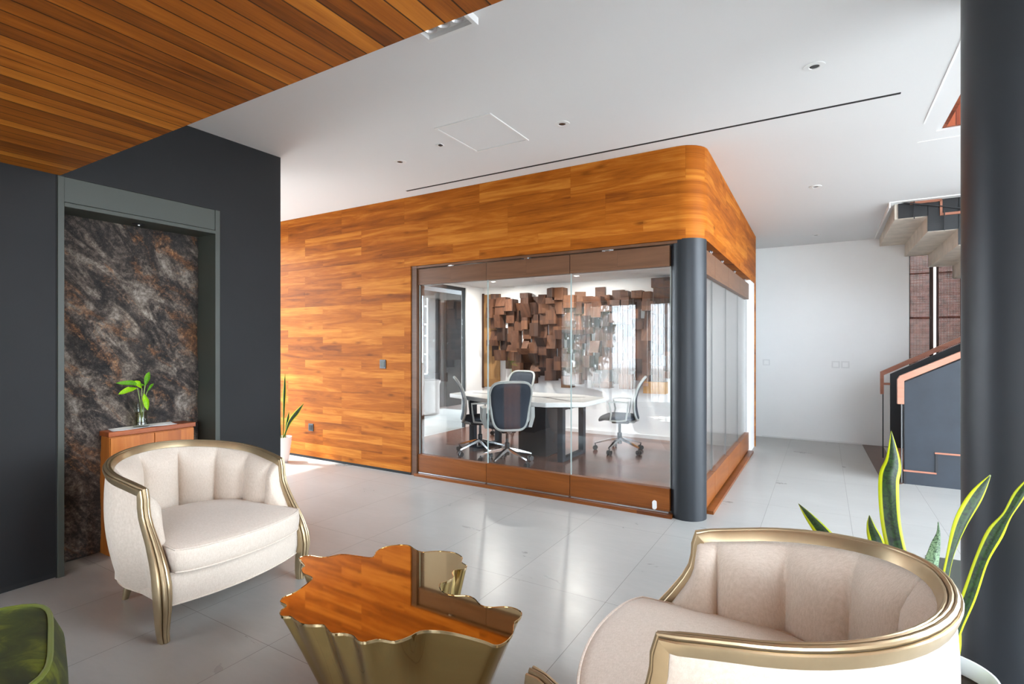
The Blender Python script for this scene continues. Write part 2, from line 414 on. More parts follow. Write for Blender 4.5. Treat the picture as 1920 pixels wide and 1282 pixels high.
# low timber ceiling over the lounge
struct('ceiling_timber', M().box(-7.2, 3.8, -3.0, 1.32, 2.42, 2.46), m_ceilwood)
struct('ceiling_fascia', M().box(-7.2, 3.8, -3.0, 1.317, 2.46, 3.3), m_ceil)

# charcoal wall with niche: Y .3 .. 2.81, niche Y 1.305 .. 2.287
N0, N1, NZ = 1.305, 2.287, 2.418
m = M()
m.box(-4.55, WX, .3, N0, .035, HC); m.box(-4.55, WX, N1, 2.811, 0, HC); m.box(-4.55, WX, N0, N1, NZ, HC); m.box(-4.55, -4.30, N0, N1, 0, NZ)
struct('wall_left', m, m_dark)
struct('baseboard_left', M().box(-4.5, WX-.02, .3, N0, 0, .035), m_gapblack)
struct('trim_3', M().box(WX-.002, WX+.002, N0-.006, N0, 0, NZ+.006).box(WX-.002, WX+.002, N0, N1+.006, NZ, NZ+.008).box(WX-.002, WX+.002, N1, N1+.005, 0, NZ), m_gapblack)
fr = thing('niche_surround', 'grey green metal frame lining the stone niche in the charcoal wall', 'frame', (WX-.1, (N0+N1)/2, 0))
obj('jamb', M().box(-4.235, WX+.012, N0, N0+.032, 0, NZ-.002), m_niche, fr, world=True, bevel=.002)
obj('jamb', M().box(-4.235, WX+.012, N1-.036, N1, 0, NZ-.002), m_niche, fr, world=True, bevel=.002)
obj('lintel', M().box(-4.235, WX+.006, N0+.032, N1-.036, 2.265, NZ-.002), m_niche, fr, world=True, bevel=.002)
obj('lintel_lip', M().box(-4.235, WX+.014, N0+.032, N1-.036, 2.235, 2.262), m_niche, fr, world=True, bevel=.003)
# rough slab
m = M(); ny, nz = 46, 110
g = [[0]*(nz+1) for _ in range(ny+1)]
vs = []; fs = []
for i in range(ny+1):
    for j in range(nz+1):
        y = N0+.03 + (N1-N0-.062)*i/ny; z = 2.262*j/nz
        d = .02*mnoise.fractal(V((y*3, z*3, 0)), 1.0, 2.0, 4) + .008*mnoise.noise(V((y*22, z*22, 2)))
        if i in (0, ny): d -= .012
        vs.append((-4.232 + d, y, z))
for i in range(ny):
    for j in range(nz):
        a = i*(nz+1)+j; fs.append((a, a+1, a+nz+2, a+nz+1))
m.add(vs, fs)
o = obj('stone_slab', m, m_stone, smooth=True); tag(o, 'dark rough granite slab with rust streaks lining the back of the niche', 'stone panel')
so = o.modifiers.new('thickness', 'SOLIDIFY'); so.thickness = .05; so.offset = 1 if False else -1
dl = thing('niche_spotlight', 'small black round spotlight set in the underside of the niche lintel', 'spotlight', (-4.09, 1.80, 2.235))
obj('trim_ring', M().lathe([(.0,-.004),(.036,-.004),(.04,0),(.04,.003)], (-4.09,1.80,2.235)), m_blackplastic, dl, world=True, smooth=True)
obj('lamp_lens', M().lathe([(.0,-.012),(.008,-.010),(.010,-.003)], (-4.09,1.80,2.235), 12), m_steel, dl, world=True, smooth=True)

sl = bpy.data.lights.new('niche_spot', 'SPOT'); sl.energy = 16; sl.spot_size = .42; sl.spot_blend = .9; sl.shadow_soft_size = .02; sl.color = (1, .93, .82)
slo = bpy.data.objects.new('niche_spot', sl); slo.location = (-4.09, 1.80, 2.215); COL.objects.link(slo)
# outer shell: left hall window wall, lounge walls, back wall with windows, right wall
struct('wall_west', M().box(-6.65, -6.45, .2, .5, 0, 3.3).box(-6.65, -6.45, 4.26, 4.42, 0, 3.3).box(-6.65, -6.45, .5, 4.26, 2.80, 3.3).box(-6.65, -4.55, .2, .35, 0, 3.3), m_white)
w = M().box(-6.58, -6.52, .5, 4.26, 0, .06).box(-6.58, -6.52, .5, 4.26, 2.74, 2.80)
for k in range(4): w.box(-6.58, -6.52, .5+k*1.05, .56+k*1.05, .06, 2.74)
struct('window_1', w, m_blackplastic)
struct('wall_lounge', M().box(-7.2, -6.1, -3.0, .2, 0, 3.3), m_white)
def wall_with(m, ax, p0, p1, a0, a1, z1, holes):
    c = a0
    for (h0, h1, zb, zt) in holes:
        bx = lambda u0, u1, zz0, zz1: m.box(u0, u1, p0, p1, zz0, zz1) if ax == 'y' else m.box(p0, p1, u0, u1, zz0, zz1)
        bx(c, h0, 0, z1)
        if zb > 0: bx(h0, h1, 0, zb)
        bx(h0, h1, zt, z1); c = h1
    (m.box(c, a1, p0, p1, 0, z1) if ax == 'y' else m.box(p0, p1, c, a1, 0, z1))
    return m
struct('wall_back', wall_with(M(), 'y', -3.0, -2.85, -6.1, 3.6, 3.3, [(-5.5, -3.6, .05, 2.36), (-3.36, -2.2, .05, 2.36), (-.6, 2.9, .05, 2.36)]), m_white)
for k, (a, b) in enumerate(((-5.5, -3.6), (-3.36, -2.2), (-.6, 2.9))):
    w = M().box(a, b, -2.96, -2.90, .05, .11).box(a, b, -2.96, -2.90, 2.30, 2.36)
    for q in range(4): u = a + (b-a-.05)*q/3; w.box(u, u+.05, -2.96, -2.90, .11, 2.30)
    struct('window_%d' % (k+2), w, m_blackplastic)
struct('wall_right', wall_with(M(), 'x', 3.6, 3.8, -3.0, 9.1, 5.8, [(1.5, 4.8, .05, 5.4), (4.95, 6.5, .05, 2.85)]), m_white)  # the lower, farther opening is added to brighten the corridor
w = M()
for k in range(4): w.box(3.66, 3.72, 1.5+k*1.08, 1.56+k*1.08, .05, 5.4)
w.box(3.66, 3.72, 1.5, 4.8, 2.7, 2.78)
struct('window_5', w, m_blackplastic)
# atrium above the right side
struct('wall_atrium', M().box(.6, 3.8, 1.32, 1.42, 3.3, 5.8).box(.6, 3.8, 4.93, 5.08, 3.3, 5.8).box(.6, .74, 1.42, 4.93, 3.3, 5.8), m_white)
struct('ceiling_atrium', M().box(.6, 3.8, 1.3, 5.1, 5.6, 5.75), m_atrwood)
struct('trim_8', M().box(.75, 3.6, 4.90, 4.925, HC+.004, 5.6).box(.745, .77, 1.45, 4.90, HC+.004, 5.6), m_atrwood2)

# far wall and stair shaft
struct('wall_far', M().box(-5.3, .99, 8.82, 9.0, 0, 5.6), m_white)
struct('wall_shaft', M().box(.5, .70, 6.9, 9.0, 3.3, 5.6).box(.7, 3.8, 6.9, 7.0, 3.3, 5.6).box(.99, 3.8, 8.82, 9.0, 3.45, 5.6), m_white)
struct('ceiling_shaft', M().box(.5, 3.8, 6.9, 9.1, 5.6, 5.75), m_white)
struct('baseboard_far', M().box(-.81, .46, 8.808, 8.82, 0, .02), m_whiteplastic)

# ------------------------------------------------------------------ teak volume (meeting room)
R = .2; xc, yc = XS - R, YF + R
m = M()
m.box(-7.1, -3.81, YF, YF+.14, .03, HC+.01)                    # left wall, full height
pts = [(-3.81, YF), (xc, YF)] + [(xc + R*math.sin(a*PI/16), yc - R*math.cos(a*PI/16)) for a in range(1, 9)] + [(XS, 7.96), (XS-.12, 7.96), (XS-.12, YF+.14), (-3.81, YF+.14)]
n_ = len(pts)
vs = [V((p[0], p[1], 2.24)) for p in pts] + [V((p[0], p[1], zc(p[1])+.012)) for p in pts]
m.add(vs, [list(range(n_))[::-1], list(range(n_, 2*n_))] + [(i, (i+1) % n_, n_+(i+1) % n_, n_+i) for i in range(n_)])
m.box(XS-.03, XS, 7.90, 7.96, 0, 2.25)                          # end edge down to the floor
struct('wall_teak', m, m_teakwall, smooth=True, auto=.6)
struct('trim_4', M().box(-3.81, -3.735, YF+.012, YF+.14, 0, 2.24).box(-3.755, XS-.12, YF+.015, YF+.14, 2.215, 2.238), m_railtop)
struct('trim_5', M().box(XS-.004, XS+.006, 4.45, 7.965, zc(6)-.012-.02, zc(6)+.0), m_beam) if False else None
struct('baseboard_teak', M().box(-7.0, -3.81, YF+.006, YF+.10, 0, .032), m_dark)
# white side wall end, room walls, ceiling and floor
struct('wall_meeting', M().box(XS-.12, XS-.012, 7.42, 7.90, 0, 2.24).box(-5.3, XS-.12, 7.72, 7.90, 0, 2.6).box(-5.3, -5.2, 7.22, 7.72, 0, 2.6).box(-5.3, -5.2, 4.41, 7.22, 2.36, 2.6), m_white)
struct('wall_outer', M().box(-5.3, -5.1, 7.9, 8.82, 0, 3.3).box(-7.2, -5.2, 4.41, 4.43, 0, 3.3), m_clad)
struct('ceiling_meeting', M().box(-5.3, XS-.12, 4.41, 7.8, 2.40, 2.5), m_ceil)
struct('floor_meeting', M().box(-5.2, XS-.10, YF+.13, 7.72, 0, .006), m_meetfloor)
struct('baseboard_meeting', M().box(-5.2, XS-.12, 7.708, 7.72, .006, .06), m_whiteplastic)
wm = M()
for y0 in (4.41, 5.35): wm.box(-5.28, -5.22, y0, y0+.05, 0, 2.36)
wm.box(-5.28, -5.22, 7.205, 7.22, 0, 2.36)
wm.box(-5.28, -5.22, 4.41, 7.22, 2.31, 2.36)
wn = struct('window_6', wm, m_blackplastic)
obj('pane', M().box(-5.256, -5.248, 4.45, 7.18, 0.01, 2.32), m_glass, wn)
# floor tracks
struct('trim_6', M().box(-3.755, -1.05, 4.262, 4.40, 0, .028).box(-.93, XS+.03, 4.55, 7.42, 0, .028), m_raillow)

# structural columns
o = obj('column', M().cyl((-.952, 4.414, 0), (-.952, 4.414, 2.245), .1415, 48), m_column, smooth=True); tag(o, 'slate grey round column at the corner of the glass meeting room', 'column')
o = obj('column', M().cyl((.742, 2.93, 0), (.742, 2.93, 5.6), .232, 64), m_column, smooth=True); tag(o, 'thick slate grey round column at the right edge, behind the potted snake plant', 'column')

# ------------------------------------------------------------------ sliding glass panels
front = [(-3.73, -2.857, 'leftmost, nearest the teak wall'), (-2.851, -1.960, 'middle'), (-1.954, -1.075, 'rightmost, beside the grey column')]
for k, (a, b, w) in enumerate(front):
    t = thing('sliding_glass_door', 'front sliding glass panel between timber rails, ' + w, 'sliding door', ((a+b)/2, 4.33, .03), 0, 'front glass panels of the meeting room')
    obj('pane', M().box(a, b, 4.325, 4.335, .05, 2.19), m_glass, t, world=True)
    obj('pane_edge', M().box(a-.001, a+.001, 4.324, 4.336, .23, 2.04).box(b-.001, b+.001, 4.324, 4.336, .23, 2.04), m_glassedge, t, world=True)
    obj('top_rail', M().box(a, b, 4.30, 4.36, 2.038, 2.205), m_railtop, t, world=True, bevel=.001)
    obj('bottom_rail', M().box(a, b, 4.30, 4.36, .045, .229), m_raillow, t, world=True, bevel=.001)
    obj('track_strip', M().box(a+.01, b-.01, 4.296, 4.306, .032, .042), m_steel, t, world=True)
    cx_ = a + (b-a)*(.5 if k < 2 else .40)
    c = M().box(cx_-.05, cx_+.05, 4.305, 4.32, 2.205, 2.216)
    c.cyl((cx_-.02, 4.30, 2.218), (cx_+.02, 4.30, 2.218), .012, 10)
    obj('hanger', c, m_chrome, t, world=True)
    if k == 2:
        obj('lock', M().prism([(-1.195+.017*math.cos(q*PI/8), .085+(.02 if math.sin(q*PI/8) > 0 else -.02)+.017*math.sin(q*PI/8)) for q in range(16)], 'y', 4.288, 4.30), m_whiteplastic, t, world=True, label='small white oval lock')
sy_ = [4.56, 4.954, 5.72, 6.58, 7.40]
names = ['nearest the grey column', 'second from the grey column', 'third from the grey column', 'farthest, beside the white wall end']
for k in range(4):
    a, b = sy_[k]+.003, sy_[k+1]-.003
    t = thing('sliding_glass_door', 'side sliding glass panel facing the corridor, ' + names[k], 'sliding door', (XS-.06, (a+b)/2, .03), 0, 'side glass panels of the meeting room')
    x = XS-.055
    obj('pane', M().box(x-.005, x+.005, a, b, .05, 2.19), m_glass, t, world=True)
    obj('pane_edge', M().box(x-.006, x+.006, b-.001, b+.001, .27, 1.98), m_inlay, t, world=True)
    obj('top_rail', M().box(x-.03, x+.03, a, b, 1.985, 2.185), m_railtopy, t, world=True, bevel=.001)
    obj('bottom_rail', M().box(x-.03, x+.03, a, b, .045, .265), m_raillowy, t, world=True, bevel=.001)
    ym = (a+b)/2
    obj('hanger', M().box(x+.01, x+.03, ym-.05, ym+.05, 2.186, 2.20).cyl((x+.03, ym-.02, 2.20), (x+.03, ym+.02, 2.20), .012, 10), m_chrome, t, world=True)

# recessed lamps in the meeting room ceiling
m_lit = N('lit_lamp_lens'); e_ = m_lit.n('ShaderNodeEmission'); e_.inputs[0].default_value = (1, .95, .88, 1); e_.inputs[1].default_value = 6; m_lit.l(e_.outputs[0], m_lit.out.inputs[0]); m_lit = m_lit.m
for k, (px_, py_, lb) in enumerate(((925, 528, 'lit recessed lamp in the meeting room ceiling, left of the mural top'), (1081, 517, 'lit recessed lamp in the meeting room ceiling behind the right glass panel'))):
    p = at_z(px_, py_, 2.398)
    t = thing('recessed_lamp', lb, 'ceiling light', (p.x, p.y, 2.40))
    obj('trim_ring', M().loft([[V((r*math.cos(2*PI*i/24), r*math.sin(2*PI*i/24), q)) for i in range(24)] for r, q in ((.05,0),(.049,-.006),(.038,-.006),(.036,-.001))], True, False, False), m_whiteplastic, t, smooth=True)
    obj('lamp_lens', M().lathe([(.0,-.003),(.036,-.003),(.036,-.001)], n=24), m_lit, t)
    al = bpy.data.lights.new('recessed_lamp_light', 'AREA'); al.shape = 'DISK'; al.size = .07; al.energy = 19; al.color = (1, .96, .9)
    ao = bpy.data.objects.new('recessed_lamp_light', al); ao.location = (p.x, p.y, 2.39); COL.objects.link(ao)

# ------------------------------------------------------------------ wooden block mural in the meeting room
YB = 7.718
mu = thing('wood_block_mural', 'wall mural of staggered square walnut blocks on the meeting room back wall', 'mural', (-3.5, YB, 0.8))
top = lambda x: 2.22 + .13*math.sin((x+5.1)*1.9) * (1 if x < -3.6 else .4) + (.08 if x > -3.4 else 0)
obj('backing_board', M().box(-5.16, -4.83, YB-.02, YB, .66, 2.28), m_blocklt, mu, world=True, label='pale wooden backing board')
obj('board_edge', M().box(-5.195, -5.16, YB-.03, YB, .64, 2.30), m_blockdk, mu, world=True)
cells = []
S = .158
for i in range(20):
    x0 = -4.98 + i*S
    tb = 2.24 + random.choice((-.06, 0, .05, .1)); bb = .80 + random.choice((-.08, -.02, .05, .1))
    if i < 3: bb += .42 - .14*i; tb -= .02
    if i in (2, 3): tb -= .10
    if 3 < i < 8: tb -= .05; bb += .04
    if i > 11: bb += .02
    z = bb
    while z < tb - .06:
        h = random.choice((.10, .14, .158, .18, .2, .22)); h = min(h, tb - z + .02)
        w = S * random.choice((.75, 1, 1, 1.15)); d = random.choice((.04, .07, .1, .14, .19))
        cells.append((x0 + random.uniform(-.02, .02), z, w, h, d)); z += h
random.shuffle(cells)
keep, rest = cells[:100], cells[100:]
def block(m, c):
    x, z, w, h, d = c
    t = random.choice((0, 0, 0, random.uniform(-.06, .06)))
    t2 = random.choice((0, 0, random.uniform(-.05, .05)))
    x0, x1 = x, x + w
    vs = [(x0, YB, z), (x1, YB, z), (x1, YB, z+h), (x0, YB, z+h), (x0, YB-d-t-t2, z), (x1, YB-d+t-t2, z), (x1, YB-d+t+t2, z+h), (x0, YB-d-t+t2, z+h)]
    vs = [(p[0], min(p[1], YB-.012) if i > 3 else p[1], p[2]) for i, p in enumerate(vs)]
    m.add(vs, [(0,1,2,3), (4,7,6,5), (0,4,5,1), (1,5,6,2), (2,6,7,3), (3,7,4,0)])
for c in keep:
    m = M(); block(m, c); obj('block', m, random.choice((m_block, m_block, m_blockdk)), mu, world=True)
m = M()
for c in rest: block(m, c)
if rest: obj('block_field', m, m_block, mu, world=True, kind='stuff')
obj('block', M().box(-2.27, -1.95, YB-.16, YB, .69, .86), m_blockgold, mu, world=True, label='golden block low on the right')
obj('block', M().box(-2.0, -1.72, YB-.12, YB, 2.22, 2.37), m_blockdk, mu, world=True)

# ------------------------------------------------------------------ meeting table
mt = thing('meeting_table', 'white boat shaped meeting table on dark steel legs inside the glass room', 'table', (-3.4, 5.95, 0))
tp = [(-4.42, 5.75), (-3.6, 5.42), (-2.75, 5.38), (-2.38, 5.62), (-2.36, 6.28), (-2.75, 6.5), (-3.6, 6.52), (-4.42, 6.3)]
obj('table_top', M().prism(tp, 'z', .675, .73), m_tabletop_white, mt, world=True, bevel=.008)
obj('inlay', M().prism([(-4.2,5.97),(-3.1,5.93),(-2.62,5.68),(-2.58,5.71),(-3.02,5.96),(-2.6,6.2),(-2.64,6.23),(-3.1,5.99),(-4.2,6.02)], 'z', .7300, .7308), m_inlay, mt, world=True)
for x in (-2.72, -4.0):
    m = M().box(x, x+.07, 5.62, 5.70, .006, .675).box(x, x+.07, 6.24, 6.32, .006, .675).box(x, x+.07, 5.70, 6.24, .006, .05).box(x, x+.07, 5.70, 6.24, .62, .675)
    obj('leg', m, m_inlay if False else m_parapet, mt, world=True, bevel=.003)
obj('cable_box', M().box(-3.35, -2.95, 5.78, 6.16, .006, .675), m_blackplastic, mt, world=True, bevel=.01)
obj('beam', M().box(-3.95, -2.70, 5.94, 6.0, .60, .66), m_blackplastic, mt, world=True)

# ------------------------------------------------------------------ office chairs (face +Y at rest)
def office_chair():
    t = thing('office_chair', '', 'office chair', group='office chairs round the meeting table')
    for k in range(5):
        a = 2*PI*k/5 + .3; u = V((math.cos(a), math.sin(a), 0)); p = V((-u.y, u.x, 0))
        rings = []
        for (d, z, w, h) in ((.03, .150, .028, .032), (.16, .125, .022, .024), (.325, .082, .015, .014)):
            c = u*d + V((0,0,z)); rings.append([c - p*w, c - p*w*.7 + V((0,0,h)), c + p*w*.7 + V((0,0,h)), c + p*w])
        lg = obj('base_leg', M().loft(rings), m_chrome, t, smooth=True)
        c = u*.318 + V((0,0,.03)); cm = M()
        for sd in (-1, 1): cm.cyl(c + p*sd*.008, c + p*sd*.028, .03, 16)
        cm.cyl(c + V((0,0,.0)), c + V((0,0,.06)), .008, 8)
        obj('caster', cm, m_blackplastic, lg, smooth=True)
    obj('gas_stem', M().lathe([(.03,.10),(.03,.24),(.018,.25),(.018,.40)], n=16), m_blackplastic, t, smooth=True)
    obj('mechanism', M().box(-.09, .09, -.13, .10, .37, .425), m_blackplastic, t, bevel=.02)
    ring = []
    for k in range(28):
        a = 2*PI*k/28; c, s = math.cos(a), math.sin(a)
        ring.append(V((.24*abs(c)**.6*(1 if c > 0 else -1), .235*abs(s)**.6*(1 if s > 0 else -1), 0)))
    sh = lambda sx, z, fz: [V((p.x*sx, p.y*sx + .03, z + (fz*max(0, p.y-.12)*-.35))) for p in ring]
    obj('seat', M().loft([sh(.82,.42,0), sh(1,.435,1), sh(1.02,.455,1), sh(.98,.475,1), sh(.8,.483,1)]), m_mesh, t, smooth=True, auto=1.2)
    # back frame: outline in (x, z) bowed in y
    def bk(x, z):
        q = (z-.44)/.54
        return V((x, -.235 - .10*(q**2)*1.0 + .045*math.sin(q*PI) - .14*abs(x)**2 *-2.2, z))
    out = []
    for k in range(40):
        a = 2*PI*k/40; c, s = math.cos(a), math.sin(a)
        x = .235*abs(c)**.42*(1 if c > 0 else -1); z = .70 + .275*abs(s)**.42*(1 if s > 0 else -1)
        x *= (.80 + .22*min(1, max(0, (z-.42)/.4)))
        out.append((x, z))
    obj('back_frame', M().tube([bk(x, z) for x, z in out], .016, 8, True).tube([V((0,-.03,.40)), V((0,-.18,.40)), V((0,-.23,.44))], .028, 10), m_greyplastic, t, smooth=True)
    m = M(); g = 12; vs = []; fs = []
    for i in range(len(out)):
        for q in range(5):
            s = .99 - q*.24; vs.append(bk(out[i][0]*s, .70 + (out[i][1]-.70)*s))
    n = len(out)
    for i in range(n):
        j = (i+1) % n
        for q in range(4): fs.append((i*5+q, j*5+q, j*5+q+1, i*5+q+1))
    fs.append([i*5+4 for i in range(n)])
    m.add(vs, fs); b = obj('backrest', m, m_mesh, t, smooth=True, auto=2)
    sd = b.modifiers.new('thickness', 'SOLIDIFY'); sd.thickness = .012
    for s in (-1, 1):
        p = [V((s*.235, .10, .43)), V((s*.285, .08, .52)), V((s*.285, .11, .66)), V((s*.28, .02, .672)), V((s*.28, -.13, .665)), V((s*.285, -.12, .56)), V((s*.255, -.10, .44)), V((s*.24, 0, .425))]
        am = M()
        # flat strap loop
        rr = []
        for i in range(len(p)):
            a_, b_ = p[(i-1) % len(p)], p[(i+1) % len(p)]; tt = (b_-a_).normalized(); sx = V((1,0,0)); sx = (sx-tt*sx.dot(tt)).normalized(); nn = tt.cross(sx)
            w = .022
            rr.append([p[i]+sx*w+nn*.009, p[i]-sx*w+nn*.009, p[i]-sx*w-nn*.009, p[i]+sx*w-nn*.009])
        rr.append(rr[0]); am.loft(rr, True, False, False)
        obj('armrest', am, m_greyplastic, t, smooth=True, bevel=0)
    return t
oc = office_chair()
oc.location = (-3.20, 5.26, .006); oc.rotation_euler = (0, 0, .72); oc['label'] = 'office chair with its back to the front glass, nearest of the four'
dup(oc, (-3.80, 5.58, .006), -.88, 'office chair at the left end of the meeting table, seen side on')
dup(oc, (-2.30, 6.62, .006), PI/2 + .25, 'office chair at the right end of the meeting table, facing left')
dup(oc, (-4.10, 6.88, .006), PI - .1, 'office chair behind the meeting table, only its back above the top')

# ------------------------------------------------------------------ armchairs (face +x at rest)
def armchair():
    t = thing('barrel_armchair', '', 'armchair', group='cream barrel armchairs')
    A = .40
    def plan(s):   # s in [-1,1] : right corner .. back .. left corner, x back half-ellipse joined to straight arms
        L1 = .22; arc = 1.30; tot = L1 + arc/2
        d = abs(s)*tot; sg = 1 if s >= 0 else -1
        if d < arc/2:
            a = (d/(arc/2))*PI/2; return V((-.12 - .425*math.cos(a), sg*A*math.sin(a)**.92, 0))
        return V((-.12 + (d-arc/2), sg*(A - .06*((d-arc/2))), 0))
    def railz(s): return .675 + .10*(1-abs(s)**1.5)
    def rot(p, sg): return V((p.x, p.y*sg, p.z))
    # post curve (x,z) from the corner down to the foot
    post = [(.100,.675),(.104,.65),(.106,.61),(.116,.565),(.142,.515),(.182,.455),(.224,.395),(.262,.33),(.286,.27),(.295,.21),(.290,.15),(.280,.09),(.275,.04),(.280,.0)]
    prof = [(-.5,-.75),(-.5,.0),(-.46,.20),(-.38,.26),(-.31,.22),(-.30,.10),(-.27,.10),(-.26,.36),(-.18,.48),(-.09,.46),(-.07,.36),(-.04,.36),(-.02,.50),(.06,.54),(.16,.50),(.24,.38),(.26,.12),(.29,.12),(.30,.24),(.38,.28),(.46,.20),(.5,.0),(.5,-.75)]
    path = []
    yl = plan(1).y
    for i, (x, z) in reversed(list(enumerate(post))):
        w = .044 + .028*max(0, 1-abs(z-.25)/.24) - .004*max(0, (.16-z)/.16)
        flare = .012*max(0, 1-abs(z-.22)/.22)
        x0, z0 = post[max(0, i-1)]; x1, z1 = post[min(len(post)-1, i+1)]
        tx, tz = x0-x1, z0-z1; l = math.hypot(tx, tz); nrm = V((tz/l, 0, -tx/l))
        path.append((V((x, yl+flare, z)), nrm, V((0,1,0)), w))
    pp = [(p, nr, wd, w) for p, nr, wd, w in path]
    p, nr, wd, w = pp[-1]; pp[-1] = (p + V((-.005,0,.012)), (V((1,0,0))+V((0,0,1))).normalized(), wd, w*1.0)
    NS = 40
    for k in range(1, NS):
        s = 1 - 2*k/NS
        q = plan(s); q.z = railz(s)+.012
        a_, b_ = plan(min(1, s+.02)), plan(max(-1, s-.02)); tt = (b_-a_).normalized(); out = V((-tt.y, tt.x, 0)); out = -out if out.dot(q - V((-.1,0,0))) < 0 else out
        pp.append((V(q), (V((0,0,1)) + out*.35).normalized(), out, .043))
    for p, nr, wd, w in reversed(pp[:len(path)]):
        pp.append((V((p.x, -p.y, p.z)), nr, V((wd.x, -wd.y, wd.z)), w))
    rings = []
    for i, (p, nr, wd, w) in enumerate(pp):
        wd = (wd - nr*wd.dot(nr)).normalized()
        th = min(w, .058)*.85
        rings.append([p + wd*(a*w) + nr*(b*th) for a, b in prof])
    # split the ring sweep into rail and the two posts
    nl = len(path)
    obj('back_rail', M().loft(rings[nl-1:-(nl-1)]), m_champagne, t, smooth=True, auto=.55)
    obj('front_leg', M().loft(rings[:nl]), m_champagne, t, smooth=True, auto=.55)
    obj('front_leg', M().loft(rings[-nl:]), m_champagne, t, smooth=True, auto=.55)
    for sg in (-1, 1):
        obj('rear_leg', M().tube([(-.33, sg*.235, .17), (-.345, sg*.24, .08), (-.365, sg*.25, 0)], [.028, .022, .016], 10), m_champagne, t, smooth=True)
    # top height for a column standing at (x)
    def post_z(x):
        if x <= .1: return .675
        for (xa, za), (xb, zb) in zip(post, post[1:]):
            if xa <= x <= xb and za > .2: return za + (zb-za)*(x-xa)/max(1e-6, xb-xa)
        return .22
    def wall_pts(n_arm, n_arc):
        L = []
        for k in range(n_arm): x = .27 - (.37+.0)*k/n_arm; L.append((x, 1))
        return L
    # parametrise the U: from x=.265 on the left arm round to x=.265 on the right
    U = []
    for k in range(15): U.append(('a', .262 - .162*k/14, 1))
    K = 180
    for k in range(1, K): U.append(('u', 1 - 2*k/K, 1))
    for k in range(15): U.append(('a', .10 + .162*k/14, -1))
    def base(e):
        if e[0] == 'a': return V((e[1], e[2]*(yl - .0), 0)), post_z(e[1]) - .012
        q = plan(e[1]); return q, railz(e[1]) - .005
    P = [base(e) for e in U]
    nU = len(P); nrm = []
    for i in range(nU):
        a_, b_ = P[max(0, i-1)][0], P[min(nU-1, i+1)][0]; tt = (b_-a_).normalized(); o_ = V((tt.y, -tt.x, 0))
        if o_.dot(P[i][0] - V((-.1,0,0))) < 0: o_ = -o_
        nrm.append(o_)
    arc = [0]
    for i in range(1, nU): arc.append(arc[-1] + (P[i][0]-P[i-1][0]).length)
    tot = arc[-1]; NCH = 9
    # inner channelled back
    rows = 14; m = M(); vs = []; fs = []
    for i in range(nU):
        q, zt = P[i]; c = arc[i]/tot*NCH; fr_ = c - math.floor(c); bul = abs(math.sin(PI*fr_))**.38
        for j in range(rows+1):
            v = j/rows; zb = .33; z = zt + (zb-zt)*v
            edge = math.sin(min(1, v*4)*PI/2)
            endf = min(1, min(arc[i], tot-arc[i])/.10)
            off = .012 + (.026*v + .060*bul*edge*min(1, min(arc[i], tot-arc[i])/.2)) * (.35+.65*endf) + .016*edge*endf
            p = q - nrm[i]*off; p.z = z; vs.append(p)
    for i in range(nU-1):
        for j in range(rows):
            a = i*(rows+1)+j; fs.append((a, a+1, a+rows+2, a+rows+1))
    m.add(vs, fs); b = obj('backrest', m, m_cream, t, smooth=True, auto=1.4)
    # outer shell
    rows = 12; m = M(); vs = []; fs = []
    for i in range(nU):
        q, zt = P[i]; endf = min(1, min(arc[i], tot-arc[i])/.18)
        for j in range(rows+1):
            v = j/rows; z = (zt-.008) + (.155-(zt-.008))*v
            off = .006 + .016*math.sin(v*PI)*endf - .05*v*v*endf
            p = q + nrm[i]*off; p.z = z
            if i < 15 or i >= nU-15: p.x = min(p.x, .262)
            vs.append(p)
    for i in range(nU-1):
        for j in range(rows):
            a = i*(rows+1)+j; fs.append((a, a+1, a+rows+2, a+rows+1))
    m.add(vs, fs); sh = obj('shell', m, m_cream, t, smooth=True, auto=1.4)
    bot = [V(vs[i*(rows+1)+rows]) for i in range(nU)]
    obj('piping', M().tube(bot, .004, 6), m_cream, sh, smooth=True)
    # apron and underside
    def frontx(y, xe, xm): return xe + (xm-xe)*(1-(y/.36)**2)
    ys = [-.372 + .744*k/24 for k in range(25)]
    m = M(); rings = []
    for z, dx in ((.155,-.01),(.20,.002),(.26,.004),(.315,0)):
        rings.append([V((frontx(y, .27, .335)+dx, y, z)) for y in ys] + [V((-.30, .33, z)), V((-.42, 0, z)), V((-.30, -.33, z))])
    m.loft(rings); ap = obj('seat_base', m, m_cream, t, smooth=True, auto=.8)
    obj('piping', M().tube([V((frontx(y, .27, .335)-.008, y, .156)) for y in ys], .0045, 6), m_cream, ap, smooth=True)
    # cushion
    ol = []
    for k in range(33):
        y = -.352 + .704*k/32; rx = 1-(abs(y)/.352)**10
        ol.append(V((.30 + (.385-.335)*0 + .07*(1-(y/.352)**2) + .025*rx, y, 0)))
    for k in range(1, 32):
        a = PI/2 + PI*k/32; ol.append(V((-.06 + .34*math.cos(a), .335*math.sin(a), 0)))
    cen = V((-.02, 0, 0)); rings = []
    for z, s in ((.312,.92),(.316,.978),(.324,.992),(.345,1.002),(.375,1.006),(.405,1.002),(.420,.994),(.428,.976),(.436,.92),(.446,.78),(.455,.56),(.460,.32),(.462,.12)):
        rings.append([V((cen.x + (p.x-cen.x)*s, p.y*s, z)) for p in ol])
    cu = obj('seat_cushion', M().loft(rings), m_cream, t, smooth=True, auto=1.4)
    obj('piping', M().tube([V((cen.x+(p.x-cen.x)*.993, p.y*.993, .4255)) for p in ol], .0045, 6, True), m_cream, cu, smooth=True)
    obj('piping', M().tube([V((cen.x+(p.x-cen.x)*.990, p.y*.990, .318)) for p in ol], .0045, 6, True), m_cream, cu, smooth=True)
    return t
ac = armchair()
